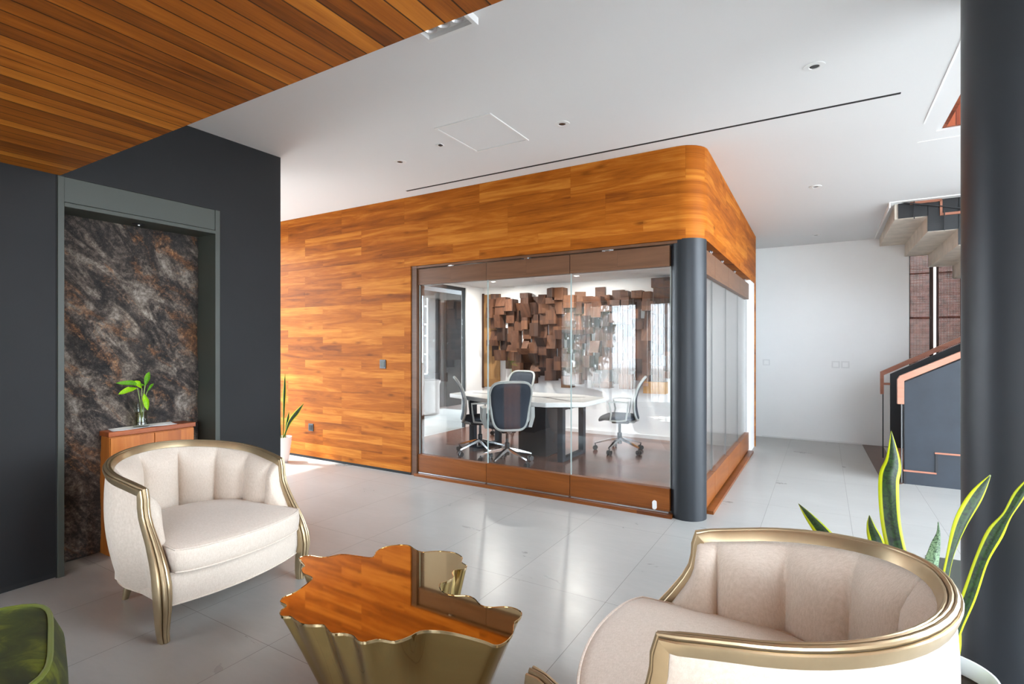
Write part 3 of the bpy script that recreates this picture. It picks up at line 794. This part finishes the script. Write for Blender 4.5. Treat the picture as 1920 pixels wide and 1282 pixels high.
ac.location = (-2.955, 1.655, 0); ac.rotation_euler = (0, 0, math.radians(2.5)); ac['label'] = 'cream barrel armchair with champagne frame on the left, in front of the stone niche'
dup(ac, (-.275, 1.672, 0), math.radians(184.8), 'cream barrel armchair on the right, turned away, beside the potted snake plant')
dup(ac, (-.705, .634, 0), math.radians(140.8), 'armchair showing only a gilt arm tip at the bottom edge')

# ------------------------------------------------------------------ gold coffee table
OUT = [(215,330),(285,318),(380,330),(490,310),(590,320),(690,330),(720,290),(780,260),(860,248),(930,252),(975,280),(1020,295),(1090,290),(1150,290),(1230,300),(1280,330),(1275,360),(1310,385),(1295,405),(1240,412),(1215,425),(1222,460),(1180,485),(1140,500),(1130,525),(1160,560),(1220,578),(1310,580),(1360,600),(1400,640),(1460,655),(1560,652),(1630,665),(1670,695),(1655,730),(1620,760),(1610,830),(1560,885),(1500,905),(1430,880),(1330,850),(1200,820),(1080,808),(1000,815),(930,850),(840,878),(740,865),(650,882),(600,875),(560,838),(500,825),(430,825),(390,790),(370,770),(300,770),(240,765),(190,740),(155,715),(95,712),(90,680),(130,645),(90,620),(110,590),(180,560),(240,520),(300,465),(240,435),(230,400),(250,385),(225,352)]
TZ = .42
tpts = [at_z(500 + x*.28646, 950 + y*.28646, TZ).to_2d() for x, y in OUT]
def catmull(P, k=4):
    R_ = []; n = len(P)
    for i in range(n):
        a, b, c, d = P[i-1], P[i], P[(i+1) % n], P[(i+2) % n]
        for q in range(k):
            t = q/k; R_.append(.5*((2*b) + (c-a)*t + (2*a-5*b+4*c-d)*t*t + (3*b-a-3*c+d)*t**3))
    return R_
tpts = catmull(tpts)
tcen = V((-1.43, 1.62)); nT = len(tpts)
ct = thing('coffee_table', 'polished brass coffee table with a wavy outline and fluted sides', 'coffee table', (tcen.x, tcen.y, 0))
def smooth_ring(P, w):
    n = len(P); return [sum((P[(i+j) % n] for j in range(-w, w+1)), V((0,0)))/(2*w+1) for i in range(n)]
sm3 = smooth_ring(tpts, 3); sm = smooth_ring(tpts, 9)
m = M(); rings = []
for k in range(9):
    v = k/8; s = 1 - .36*v
    ring = []
    for i in range(nT):
        p = tpts[i].lerp(sm3[i], min(1, v*3)).lerp(sm[i], v*.6); q = tcen + (p - tcen)*s
        ring.append(V((q.x, q.y, TZ*(1-v))))
    rings.append(ring)
m.loft(rings, True, False, True)
obj('body', m, m_gold, ct, world=True, smooth=True, auto=1.6)
ins = [tcen + (p-tcen)*.998 for p in tpts]
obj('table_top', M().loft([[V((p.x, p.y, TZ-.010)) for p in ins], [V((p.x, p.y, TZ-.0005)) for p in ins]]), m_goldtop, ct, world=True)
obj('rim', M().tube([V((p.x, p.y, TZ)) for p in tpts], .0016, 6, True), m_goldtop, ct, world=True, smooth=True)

# ------------------------------------------------------------------ green velvet pouf
pf = thing('velvet_pouf', 'olive green velvet pouf with light piping at the bottom left', 'pouf', (-2.28, .37, 0), math.radians(-18))
def sq(s, z, e=5.0):
    r_ = []
    for k in range(64):
        a = 2*PI*k/64; c, q = math.cos(a), math.sin(a); d = (abs(c)**e + abs(q)**e)**(-1/e)
        r_.append(V((s*d*c, s*d*q, z)))
    return r_
obj('upholstery', M().loft([sq(.30,.03),sq(.34,.06),sq(.375,.16),sq(.392,.27),sq(.385,.36),sq(.36,.425),sq(.345,.447),sq(.30,.462),sq(.2,.472),sq(.07,.476)]), m_velvet, pf, smooth=True, auto=1.4)
obj('piping', M().tube(sq(.347,.448), .008, 8, True), m_velvetpipe, pf, smooth=True)
obj('plinth', M().loft([sq(.27,0),sq(.27,.035)]), m_blackplastic, pf)

# ------------------------------------------------------------------ cabinet, cloth, vase
cb = thing('cabinet', 'narrow teak cabinet standing in the stone niche', 'cabinet', (-4.13, 1.88, 0))
obj('body', M().box(-4.215, -4.058, 1.612, 2.15, 0, .785), m_cabinet, cb, world=True, bevel=.001)
obj('door', M().box(-4.058, -4.044, 1.616, 1.878, .01, .78), m_cabinet, cb, world=True, bevel=.001)
obj('door', M().box(-4.058, -4.044, 1.882, 2.146, .01, .78), m_cabinet, cb, world=True, bevel=.001)
obj('top_slab', M().box(-4.218, -4.035, 1.60, 2.155, .79, .822), m_cabtop, cb, world=True, bevel=.003)
m = M(); vs = []; fs = []
for i in range(13):
    for j in range(7):
        u = i/12; w = j/6; y = 1.655 + .40*u - .03*w; x = -4.20 + .155*w + .01*u
        vs.append((x, y, .8232 + .002*math.sin(9*u+3*w) + (.003 if j in (0, 6) else 0)))
for i in range(12):
    for j in range(6): a = i*7+j; fs.append((a, a+1, a+8, a+7))
m.add(vs, fs); o = obj('table_cloth', m, m_paper, smooth=True); tag(o, 'small white cloth lying on the teak cabinet under the glass vase', 'cloth')
sd = o.modifiers.new('thickness', 'SOLIDIFY'); sd.thickness = .002; sd.offset = 1
vx, vy, vz = -4.115, 1.825, .8285
va = thing('glass_vase', 'clear glass vase of water holding cut lime green stems on the cabinet', 'vase', (vx, vy, vz))
obj('vase_body', M().loft([[V((vx+r*math.cos(2*PI*i/28), vy+r*math.sin(2*PI*i/28), vz+z)) for i in range(28)] for r, z in ((.002,.0),(.046,.0),(.050,.006),(.042,.03),(.037,.06),(.038,.10),(.046,.14),(.056,.175),(.053,.175),(.043,.138),(.035,.10),(.034,.06),(.038,.03),(.040,.012),(.002,.01))], True, False, False), m_vaseglass, va, world=True, smooth=True, auto=1.2)
obj('water', M().lathe([(.038,.013),(.036,.03),(.0325,.06),(.0335,.10)], (vx,vy,vz), 24), m_water, va, world=True, smooth=True)
def leaf_mesh(m, pts, widths, side, fold=.15, cols=6, up=None):
    """pts: centre line, widths: full widths, side: width direction"""
    n = len(pts); vs = []; uv = []; fs = []
    for i in range(n):
        a_, b_ = pts[max(0, i-1)], pts[min(n-1, i+1)]; tt = (b_-a_).normalized()
        sd_ = side[i] if isinstance(side, list) else side
        s_ = (sd_ - tt*sd_.dot(tt)).normalized(); nn = tt.cross(s_)
        for c in range(cols+1):
            u = c/cols; d = (u-.5)
            vs.append(pts[i] + s_*d*widths[i] + nn*abs(d)*2*widths[i]*fold); uv.append((u, i/(n-1)))
    for i in range(n-1):
        for c in range(cols): a = i*(cols+1)+c; fs.append((a, a+1, a+cols+2, a+cols+1))
    return m.add(vs, fs, uv)
def interp(ctrl, n):
    """Catmull-Rom through open control list of tuples (Vector, width)"""
    P = [ctrl[0]] + list(ctrl) + [ctrl[-1]]; out = []
    segs = len(ctrl)-1
    for k in range(n):
        f = k/(n-1)*segs; i = min(segs-1, int(f)); t = f-i; a, b, c, d = P[i], P[i+1], P[i+2], P[i+3]
        cr = lambda a, b, c, d: .5*((2*b) + (c-a)*t + (2*a-5*b+4*c-d)*t*t + (3*b-a-3*c+d)*t**3)
        out.append((cr(a[0], b[0], c[0], d[0]), max(.0005, cr(a[1], b[1], c[1], d[1]))))
    return out
def solid(o, t): s_ = o.modifiers.new('thickness', 'SOLIDIFY'); s_.thickness = t; s_.offset = 0
# pothos leaves: (base px, tip px, width px, dark?, toward camera offset)
PO = [((272,722),(217,718),13,1,.03,-.2),((258,727),(222,739),14,0,.06,.2),((266,728),(252,714),15,0,.02,.3),((272,724),(280,697),15,1,.0,.1),((270,737),(277,769),17,0,.07,.0),((276,734),(288,719),7,1,-.02,.2)]
for (b0, t0, w, dk, dx, tilt) in PO:
    px_ = -4.115 + dx
    pb, pt_ = at_x(*b0, -4.10), at_x(*t0, px_)
    side = (pt_-pb).cross(V((1,.15,.25))).normalized()
    mid = (pb+pt_)/2 + V((.012, 0, .012))
    W_ = w/170.0*.86
    c = interp([(pb, .002), (pb.lerp(mid, .6), W_*.42), (mid, W_*.50), (mid.lerp(pt_, .6), W_*.36), (pt_, .001)], 12)
    m = M(); leaf_mesh(m, [q[0] for q in c], [q[1]*1.0 for q in c], side, .22)
    lf = obj('leaf', m, m_pothosdk if dk else m_pothos, va, world=True, smooth=True, auto=2)
    solid(lf, .001)
    st = [pb, pb.lerp(V((vx, vy, vz+.12)), .5) + V((.004,0,.0)), V((vx + random.uniform(-.015,.015), vy + random.uniform(-.015,.015), vz+.03))]
    obj('stem', M().tube(st, .0022, 6), m_stem, va, world=True, smooth=True)

# ------------------------------------------------------------------ snake plants
def pot_and_soil(t, c, prof, soil_r, soil_z, mat):
    obj('pot', M().loft([[V((c[0]+r*math.cos(2*PI*i/48), c[1]+r*math.sin(2*PI*i/48), z)) for i in range(48)] for r, z in prof], True, True, True), mat, t, world=True, smooth=True, auto=.9)
    vs = [V((c[0], c[1], soil_z+.008))]; fs = []
    for k in range(1, 7):
        for i in range(36):
            a = 2*PI*i/36; r = soil_r*k/6; vs.append(V((c[0]+r*math.cos(a), c[1]+r*math.sin(a), soil_z + random.uniform(0, .012)*(k < 6))))
    for i in range(36): fs.append((0, 1+i, 1+(i+1) % 36))
    for k in range(5):
        for i in range(36): a = 1+k*36+i; b = 1+k*36+(i+1) % 36; fs.append((a, a+36, b+36, b))
    obj('soil', M().add(vs, fs), m_soil, t, world=True, smooth=True)
pc = V((.34, 2.235, 0))
sp = thing('potted_snake_plant', 'large variegated snake plant in a glossy white pot, right of the nearest armchair', 'potted plant', (pc.x, pc.y, 0))
pot_and_soil(sp, pc, [(.085,.0),(.10,.005),(.128,.12),(.142,.24),(.148,.31),(.146,.318),(.140,.318),(.134,.30),(.128,.24),(.10,.20)], .133, .262, m_ceramic)
side = _r
LV = [  # px centre line with pixel widths, root to tip, depth at root and tip, material, twist
 ([(1768,1282,20),(1700,1200,36),(1600,1085,44),(1555,1010,42),(1520,968,24),(1497,944,1)], 1.78, 2.35, m_snake, .1),
 ([(1768,1282,20),(1705,1190,30),(1662,1070,34),(1646,1015,32),(1634,985,16),(1630,966,1)], 1.78, 2.15, m_snake, .3),
 ([(1772,1282,22),(1718,1150,30),(1690,1060,32),(1672,980,33),(1668,900,34),(1676,862,26),(1671,808,1)], 1.78, 2.05, m_snake, -.2),
 ([(1778,1275,20),(1760,1200,30),(1752,1130,36),(1746,1085,37),(1755,1030,22),(1760,1000,7),(1759,978,1)], 1.78, 1.85, m_snakeold, .2),
 ([(1782,1275,18),(1776,1190,24),(1772,1120,22),(1783,1050,22),(1806,985,40),(1832,935,32),(1857,890,1)], 1.76, 1.80, m_snake, .45),
 ([(1768,1270,14),(1790,1190,22),(1818,1120,22),(1842,1050,20),(1868,1000,24),(1890,965,14),(1915,925,18),(1940,885,1)], 1.74, 1.66, m_snake, -.25),
 ([(1784,1275,20),(1786,1210,28),(1780,1150,26),(1776,1110,14),(1774,1085,1)], 1.78, 1.84, m_snake, -.3)]
for pts_, d0, d1, mt_, tw in LV:
    L = len(pts_)
    ctrl = [(at_d(x, y, d0 + (d1-d0)*i/(L-1)), w/F_PX*d0*1.08) for i, (x, y, w) in enumerate(pts_)]
    root = V((pc.x + (ctrl[0][0].x - pc.x)*.3, pc.y + (ctrl[0][0].y - pc.y)*.3, .25)); ctrl = [(root, ctrl[0][1]*.9)] + [q for q in ctrl if q[0].z > .30]
    c = interp(ctrl, 40)
    sides = [(_r*math.cos(tw*math.sin(i/39*PI)) + _f*math.sin(tw*math.sin(i/39*PI))) for i in range(40)]
    m = M(); leaf_mesh(m, [q[0] for q in c], [q[1]/max(.5, math.cos(tw*math.sin(i/39*PI))) for i, q in enumerate(c)], sides, .12, 8)
    lf = obj('leaf', m, mt_, sp, world=True, smooth=True, auto=2); solid(lf, .0025)
pc2 = V((-5.56, 3.98, 0))
sp2 = thing('potted_snake_plant', 'slender snake plant in a ribbed pale pot on the floor by the teak wall', 'potted plant', (pc2.x, pc2.y, 0))
prof = [(.055,.0),(.062,.01)] + [(.066 + .035*k/16 + (.002 if k % 2 else 0), .02 + .27*k/16) for k in range(17)] + [(.100,.30),(.094,.30),(.088,.26)]
pot_and_soil(sp2, pc2, prof, .09, .26, m_potpink)
for (dx, dy, h, bend, w) in ((-.02,.02,.98,(.03,0),.035),(.02,-.02,.56,(.33,.02),.05),(-.03,0,.70,(-.05,-.02),.03),(0,.03,.42,(.07,0),.03),(-.01,-.03,.5,(-.16,-.05),.04)):
    b0 = pc2 + V((dx, dy, .26)); t0 = b0 + V((bend[0]*1.1, bend[1], h*.82))
    md = b0.lerp(t0, .5) - V((bend[0]*.18, 0, 0))
    c = interp([(b0, w*.35), (b0.lerp(md, .5), w*.4), (md, w*.8), (md.lerp(t0, .5), w), (t0, .001)], 24)
    m = M(); leaf_mesh(m, [q[0] for q in c], [q[1] for q in c], _r, .15)
    lf = obj('leaf', m, m_snake, sp2, world=True, smooth=True, auto=2); solid(lf, .002)

# ------------------------------------------------------------------ wall plates
def plate(name, label, cat, c, w, h, ax, mat, face, group=None):
    t = thing(name, label, cat, c, 0, group)
    if ax == 'y':
        obj('plate', M().box(c[0]-w/2, c[0]+w/2, c[1]-.009, c[1], c[2]-h/2, c[2]+h/2), mat, t, world=True, bevel=.002)
        obj(face[0], M().box(c[0]-w*.32, c[0]+w*.32, c[1]-.012, c[1]-.008, c[2]-h*.32, c[2]+h*.32), face[1], t, world=True, bevel=.001)
    return t
plate('wall_socket', 'black socket low on the teak wall near the floor', 'socket', (-5.444*1.0+.03, YF, .385), .086, .09, 'y', m_blackplastic, ('socket_hole', m_gapblack))
plate('light_switch', 'black switch on the teak wall left of the glass', 'switch', (-4.21, YF, 1.184), .088, .098, 'y', m_blackplastic, ('rocker', m_niche))
plate('light_switch', 'white switch on the far wall, alone and nearest the meeting room', 'switch', (-.75, 8.82, 1.132), .10, .09, 'y', m_whiteplastic, ('rocker', m_white))
plate('light_switch', 'left one of the two white switches side by side on the far wall', 'switch', (.147, 8.82, 1.115), .10, .10, 'y', m_whiteplastic, ('rocker', m_white), 'paired white switches on the far wall')
plate('light_switch', 'right one of the two white switches side by side on the far wall', 'switch', (.262, 8.82, 1.115), .10, .10, 'y', m_whiteplastic, ('rocker', m_white), 'paired white switches on the far wall')

# ------------------------------------------------------------------ ceiling fittings
def downlight(x, y, label):
    z = zc(y); t = thing('downlight', label, 'ceiling light', (x, y, z), 0, 'round recessed downlights')
    obj('trim_ring', M().loft([[V((r*math.cos(2*PI*i/32), r*math.sin(2*PI*i/32), q)) for i in range(32)] for r, q in ((.055,.002),(.054,-.004),(.028,-.006),(.024,.0))], True, False, False), m_whiteplastic, t, smooth=True)
    obj('lamp_well', M().lathe([(.0,-.002),(.025,-.002),(.026,.004)], n=24), m_lamp, t)
    return t
downlight(-3.155, 3.403, 'round ceiling downlight near the left of the teak wall')
downlight(-1.614, 3.415, 'round ceiling downlight right of the square access hatch')
downlight(-.046, 3.443, 'largest round ceiling downlight, top right beyond the dark slot')
downlight(-.07, 5.93, 'round ceiling downlight halfway down the corridor')
downlight(-.09, 8.2, 'farthest small ceiling downlight, near the far white wall')
sn = thing('ceiling_sensor', 'tiny square ceiling sensor left of the access hatch', 'sensor', (-2.614, 3.274, HC))
obj('housing', M().box(-2.64, -2.59, 3.25, 3.30, HC-.006, HC+.002), m_whiteplastic, sn, world=True, bevel=.001)
obj('lens', M().box(-2.615, -2.59, 3.255, 3.28, HC-.014, HC-.006), m_blackplastic, sn, world=True)
hp = thing('access_hatch', 'square white access hatch in the white ceiling', 'hatch', (-2.2, 3.27, HC))
obj('hatch_frame', M().box(-2.45,-1.96,3.00,3.016,HC-.008,HC).box(-2.45,-1.96,3.531,3.547,HC-.008,HC).box(-2.45,-2.434,3.016,3.531,HC-.008,HC).box(-1.976,-1.96,3.016,3.531,HC-.008,HC), m_whiteplastic, hp, world=True)
obj('hatch_door', M().box(-2.43,-1.98,3.02,3.527,HC-.003,HC), m_ceil, hp, world=True)
o = obj('slot_diffuser', M().box(-3.70, .417, 4.075, 4.10, HC-.002, HC+.002), m_gapblack); tag(o, 'long thin black slot diffuser in the white ceiling above the teak wall', 'air diffuser')
ml = thing('recessed_spot_box', 'white rectangular ceiling spotlight box half hidden by the timber ceiling', 'ceiling light', (-1.59, 1.97, HC))
obj('box_frame', M().box(-1.745,-1.44,2.075,2.10,HC-.035,HC+.003).box(-1.745,-1.44,1.84,1.865,HC-.035,HC+.003).box(-1.745,-1.725,1.865,2.075,HC-.035,HC+.003).box(-1.46,-1.44,1.865,2.075,HC-.035,HC+.003).box(-1.725,-1.46,1.865,2.075,HC-.012,HC+.003), m_whiteplastic, ml, world=True)
for k in range(3):
    c = (-1.675 + .082*k, 2.02, HC)
    obj('spot_lamp', M().loft([[V((c[0]+r*math.cos(2*PI*i/24), c[1]+r*math.sin(2*PI*i/24), HC-.012+q)) for i in range(24)] for r, q in ((.036,0),(.036,-.012),(.032,-.012),(.026,-.002),(.001,-.002))], True, False, False), m_steel, ml, world=True, smooth=True)

# ------------------------------------------------------------------ stairs
st = thing('lower_stair', 'lower stair flight with blue grey plaster side and timber handrail', 'staircase', (.7, 6.56, 0))
SL = .535
pr = [(.70, 0), (3.5, 0), (3.5, 1.02+2.8*SL), (.70, 1.02)]
obj('side_parapet', M().prism(pr, 'y', 6.56, 6.66), m_parapet, st, world=True)
m = M().prism([(.615, 1.058), (.64, 1.058-.01), (.64,.80), (.695,.80), (.695, 1.035), (3.5, 1.035+2.805*SL), (3.5, 1.08+2.805*SL), (.66, 1.085), (.615, 1.085)][1:8], 'y', 6.545, 6.60)
obj('handrail', m, m_handrail, st, world=True, bevel=.002)
obj('post', M().box(.672, .682, 6.56, 6.575, 0, .80), m_inlay, st, world=True)
m = M()
for k in range(7):
    z = .125 + k*.2; x = .70 + k*.27 if k else .70
    x0 = .70 if k == 0 else .95 + (k-1)*.30; x1 = .95 + k*.30
    m.box(x0-.012, x1+.002, 6.552, 7.95, z, z+.016)
obj('tread', m, m_handrail, st, world=True, label='pale timber nosings')
m = M()
for k in range(7):
    x0 = .70 if k == 0 else .95 + (k-1)*.30
    m.box(x0-.008, x0+.012, 6.553, 6.5595, max(0, .125+(k-1)*.2+.016), .125+k*.2)
for k in range(8):
    x0 = .70 if k == 0 else .95 + (k-1)*.30
    m.box(x0, 3.5, 6.66, 7.9, 0 if k == 0 else .125+(k-1)*.2, .125+k*.2 if k < 7 else .125+6*.2)
obj('riser', m, m_black, st, world=True)
obj('inner_panel', M().prism([(.70, 0), (3.5, 0), (3.5, 1.04+2.8*.56), (.70, 1.04)], 'y', 7.90, 7.93), m_black, st, world=True)
m = M().prism([(.60,.79),(.635,.79),(.635,1.025),(3.5,1.025+2.865*.56),(3.5,1.065+2.9*.56),(.60,1.065)], 'y', 7.88, 7.94)
m.box(.635, .70, 7.89, 7.93, .905, .93)
obj('handrail', m, m_handrail, st, world=True, bevel=.002)
obj('post', M().box(.622, .634, 7.9, 7.912, 0, .80).box(.63, .70, 7.9, 7.908, .14, .146), m_blackplastic, st, world=True)
struct('trim_7', M().prism([(.462, 8.80), (.512, 6.50), (.66, 6.50), (.70, 6.57), (.70, 8.80)], 'z', 0, .004), m_darkbrown)

struct('trim_9', M().prism([(.578, 4.39), (.60, 3.35), (1.6, 3.35), (1.6, 4.45)], 'z', 0, .003), m_niche)
us = thing('upper_stair', 'upper stair flight with stepped concrete underside and black side panels', 'staircase', (.9, 7.0, 2.6))
lo = []; hi = []
for k in range(10):
    x0 = .69 + k*.25; zb = 2.755 - k*.165
    lo += [(x0 if k else .66, zb), (x0+.25, zb)]; hi += [(x0 if k else .66, zb+.28), (x0+.29, zb+.28)]
lo[-1] = (lo[-1][0], lo[-1][1]); hi[-1] = (lo[-1][0], hi[-1][1])
m = M(); nn = len(lo); 
for y in (7.0, 8.80): pass
vs = [V((x, 7.0, z)) for x, z in lo] + [V((x, 7.0, z)) for x, z in hi] + [V((x, 8.80, z)) for x, z in lo] + [V((x, 8.80, z)) for x, z in hi]
fs = []
for i in range(nn-1):
    fs += [(i, i+1, 2*nn+i+1, 2*nn+i), (nn+i, 3*nn+i, 3*nn+i+1, nn+i+1), (i, nn+i, nn+i+1, i+1), (2*nn+i, 2*nn+i+1, 3*nn+i+1, 3*nn+i)]
fs += [(0, 2*nn, 3*nn, nn), (nn-1, 2*nn-1, 4*nn-1, 3*nn-1)]
m.add(vs, fs)
obj('concrete_flight', m, m_concrete, us, world=True)
m = M()
for k in range(10):
    x0 = .69 + k*.25; zb = 2.755 - k*.165
    m.box(x0, x0+.255, 6.985, 6.998, zb+.004, zb+.50)
obj('side_panel', m, m_black, us, world=True)
m = M(); m2 = M()
for k in range(5):
    x0 = .81 + k*.25; z = 2.895 - k*.15
    m.box(x0, x0+.245, 6.965, 6.985, z, z+.025); m.box(x0+.222, x0+.245, 6.965, 6.985, z-.15, z+.0) if k else None
    m.box(x0-.02, x0+.0, 6.965, 6.985, z, z+.16)
    m2.box(x0+.01, x0+.018, 6.95, 6.963, z-.16, z+.05)
obj('tread', m, m_handrail, us, world=True)
m2.tube([(.69,6.955,2.93),(1.2,6.955,2.80),(1.7,6.955,2.55)], .006, 6)
obj('railing', m2, m_blackplastic, us, world=True)

# woven screens
def screen(x0, x1, label):
    t = thing('woven_screen', label, 'screen', ((x0+x1)/2, 8.9, 0), 0, 'woven rattan screens behind the stairs')
    m = M(); p = .0155; k = 0; z0, z1 = .9, 3.3
    x = x0 + .012
    while x < x1 - .005:
        m.box(x, x+.0105, 8.902, 8.910, z0, z1); x += p
    z = z0
    while z < z1:
        m.box(x0, x1, 8.896, 8.902, z, z+.0088*random.uniform(.8, 1.25)); z += .0145
    obj('weave', m, m_rattan, t, world=True)
    f = M().box(x0-.012, x0+.008, 8.885, 8.92, 0, 3.35).box(x1-.03, x1+.012, 8.885, 8.92, 0, 3.35)
    for zz in (1.15, 1.75, 2.35, 2.95): f.box(x0, x1, 8.911, 8.925, zz, zz+.022)
    obj('frame', f, m_rattandk, t, world=True)
m_rattan = plain('rattan_cane', srgb(120,64,46), .6, nscale=14, namp=.35)
m_rattandk = plain('rattan_frame', srgb(60,36,24), .6)
screen(1.00, 1.245, 'left woven brown screen beside the white far wall')
screen(1.30, 1.62, 'right woven brown screen, across the bright gap')
screen(1.66, 2.6, 'wide woven brown screen hidden behind the thick column')

# ------------------------------------------------------------------ curtains at the back windows
def curtain(x0, x1, label):
    m = M(); n = int((x1-x0)/.012); vs = []; fs = []
    for i in range(n+1):
        x = x0 + (x1-x0)*i/n
        for j, z in enumerate((.02, 1.2, 2.39)):
            a = x*2*PI/.115; y = -2.78 + 0.045*math.sin(a + .6*math.sin(x*7)) + .012*math.sin(x*23+z)
            vs.append((x, y, z))
    for i in range(n):
        for j in range(2): a = i*3+j; fs.append((a, a+1, a+4, a+3))
    m.add(vs, fs); o = obj('curtain', m, m_curtain, smooth=True, auto=3)
    tag(o, label, 'curtain', 'sheer curtains of the lounge windows')
curtain(-5.6, -3.62, 'sheer white curtain at the lounge window, mirrored at the middle of the glass')
curtain(-3.36, -2.1, 'sheer white curtain at the lounge window, mirrored beside the grey column')

# ------------------------------------------------------------------ outdoors
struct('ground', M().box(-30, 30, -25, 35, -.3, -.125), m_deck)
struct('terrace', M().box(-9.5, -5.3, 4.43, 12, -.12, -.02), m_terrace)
cw = thing('outbuilding', 'dark clad outbuilding wall seen through the left of the meeting room', 'building', (-8.2, 8, 0))
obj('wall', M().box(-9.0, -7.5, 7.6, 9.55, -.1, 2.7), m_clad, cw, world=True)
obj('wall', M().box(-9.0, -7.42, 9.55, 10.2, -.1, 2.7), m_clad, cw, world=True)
obj('roof', M().box(-9.4, -6.4, 4.45, 10.4, 2.42, 2.7), m_black, cw, world=True)
obj('fascia', M().box(-7.6, -6.6, 10.3, 10.4, 2.26, 2.42), m_beam, cw, world=True)
m = M().box(-7.5, -7.44, 8.86, 8.90, .75, 2.5)
for z in (.75, 1.18, 1.58, 1.83, 2.22): m.box(-7.5, -7.44, 8.2, 8.9, z, z+.03)
obj('window_frame', m, m_whiteplastic, cw, world=True)
o = obj('round_planter', M().lathe([(.36,0),(.38,.05),(.38,.62),(.40,.66),(.40,.70),(.34,.70),(.34,.6)], (-7.0, 8.15, -.02), 40), m_planter, smooth=True, auto=.7); tag(o, 'low round pale planter outside the left meeting room window', 'planter')
struct('sky_block_wall', M().box(.5, 6, 10.4, 10.6, -.2, 3.6), m_skyblock)  # added wall, cuts the bright sky behind the woven screens
def tree(x, y, h, r, label):
    t = thing('garden_tree', label, 'tree', (x, y, -.12), 0, 'trees in the garden')
    obj('trunk', M().tube([(x, y, -.12), (x+.1, y, h*.45), (x, y+.1, h*.8)], [.13, .09, .04], 10), m_bark, t, world=True, smooth=True)
    m = M(); vs = []; fs = []
    for k in range(2600):
        a = random.uniform(0, 2*PI); b = math.acos(random.uniform(-1, 1)); q = r*random.uniform(.35, 1)**.6
        c = V((x + q*math.sin(b)*math.cos(a), y + q*math.sin(b)*math.sin(a), h*.58 + q*math.cos(b)*(h*.5/r)))
        u = V((random.gauss(0,1), random.gauss(0,1), random.gauss(0,1))).normalized()*.10; w = u.orthogonal().normalized()*.06
        n0 = len(vs); vs += [c-u, c+w, c+u, c-w]; fs.append((n0, n0+1, n0+2, n0+3))
    m.add(vs, fs); obj('crown', m, m_foliage, t, world=True)
tree(-9.6, 13.6, 3.4, 1.5, 'bright green garden tree seen in the gap beside the dark clad wall')
tree(-12.9, 12.0, 3.6, 1.6, 'garden tree behind the dark clad outbuilding')
tree(-7.4, -8.6, 3.0, 1.2, 'garden tree outside the left lounge curtain')
tree(-3.2, -9.2, 3.0, 1.2, 'garden tree outside the lounge curtain nearer the pillar')
tree(-10.5, 1.0, 3.4, 1.4, 'garden tree outside the left hall window')
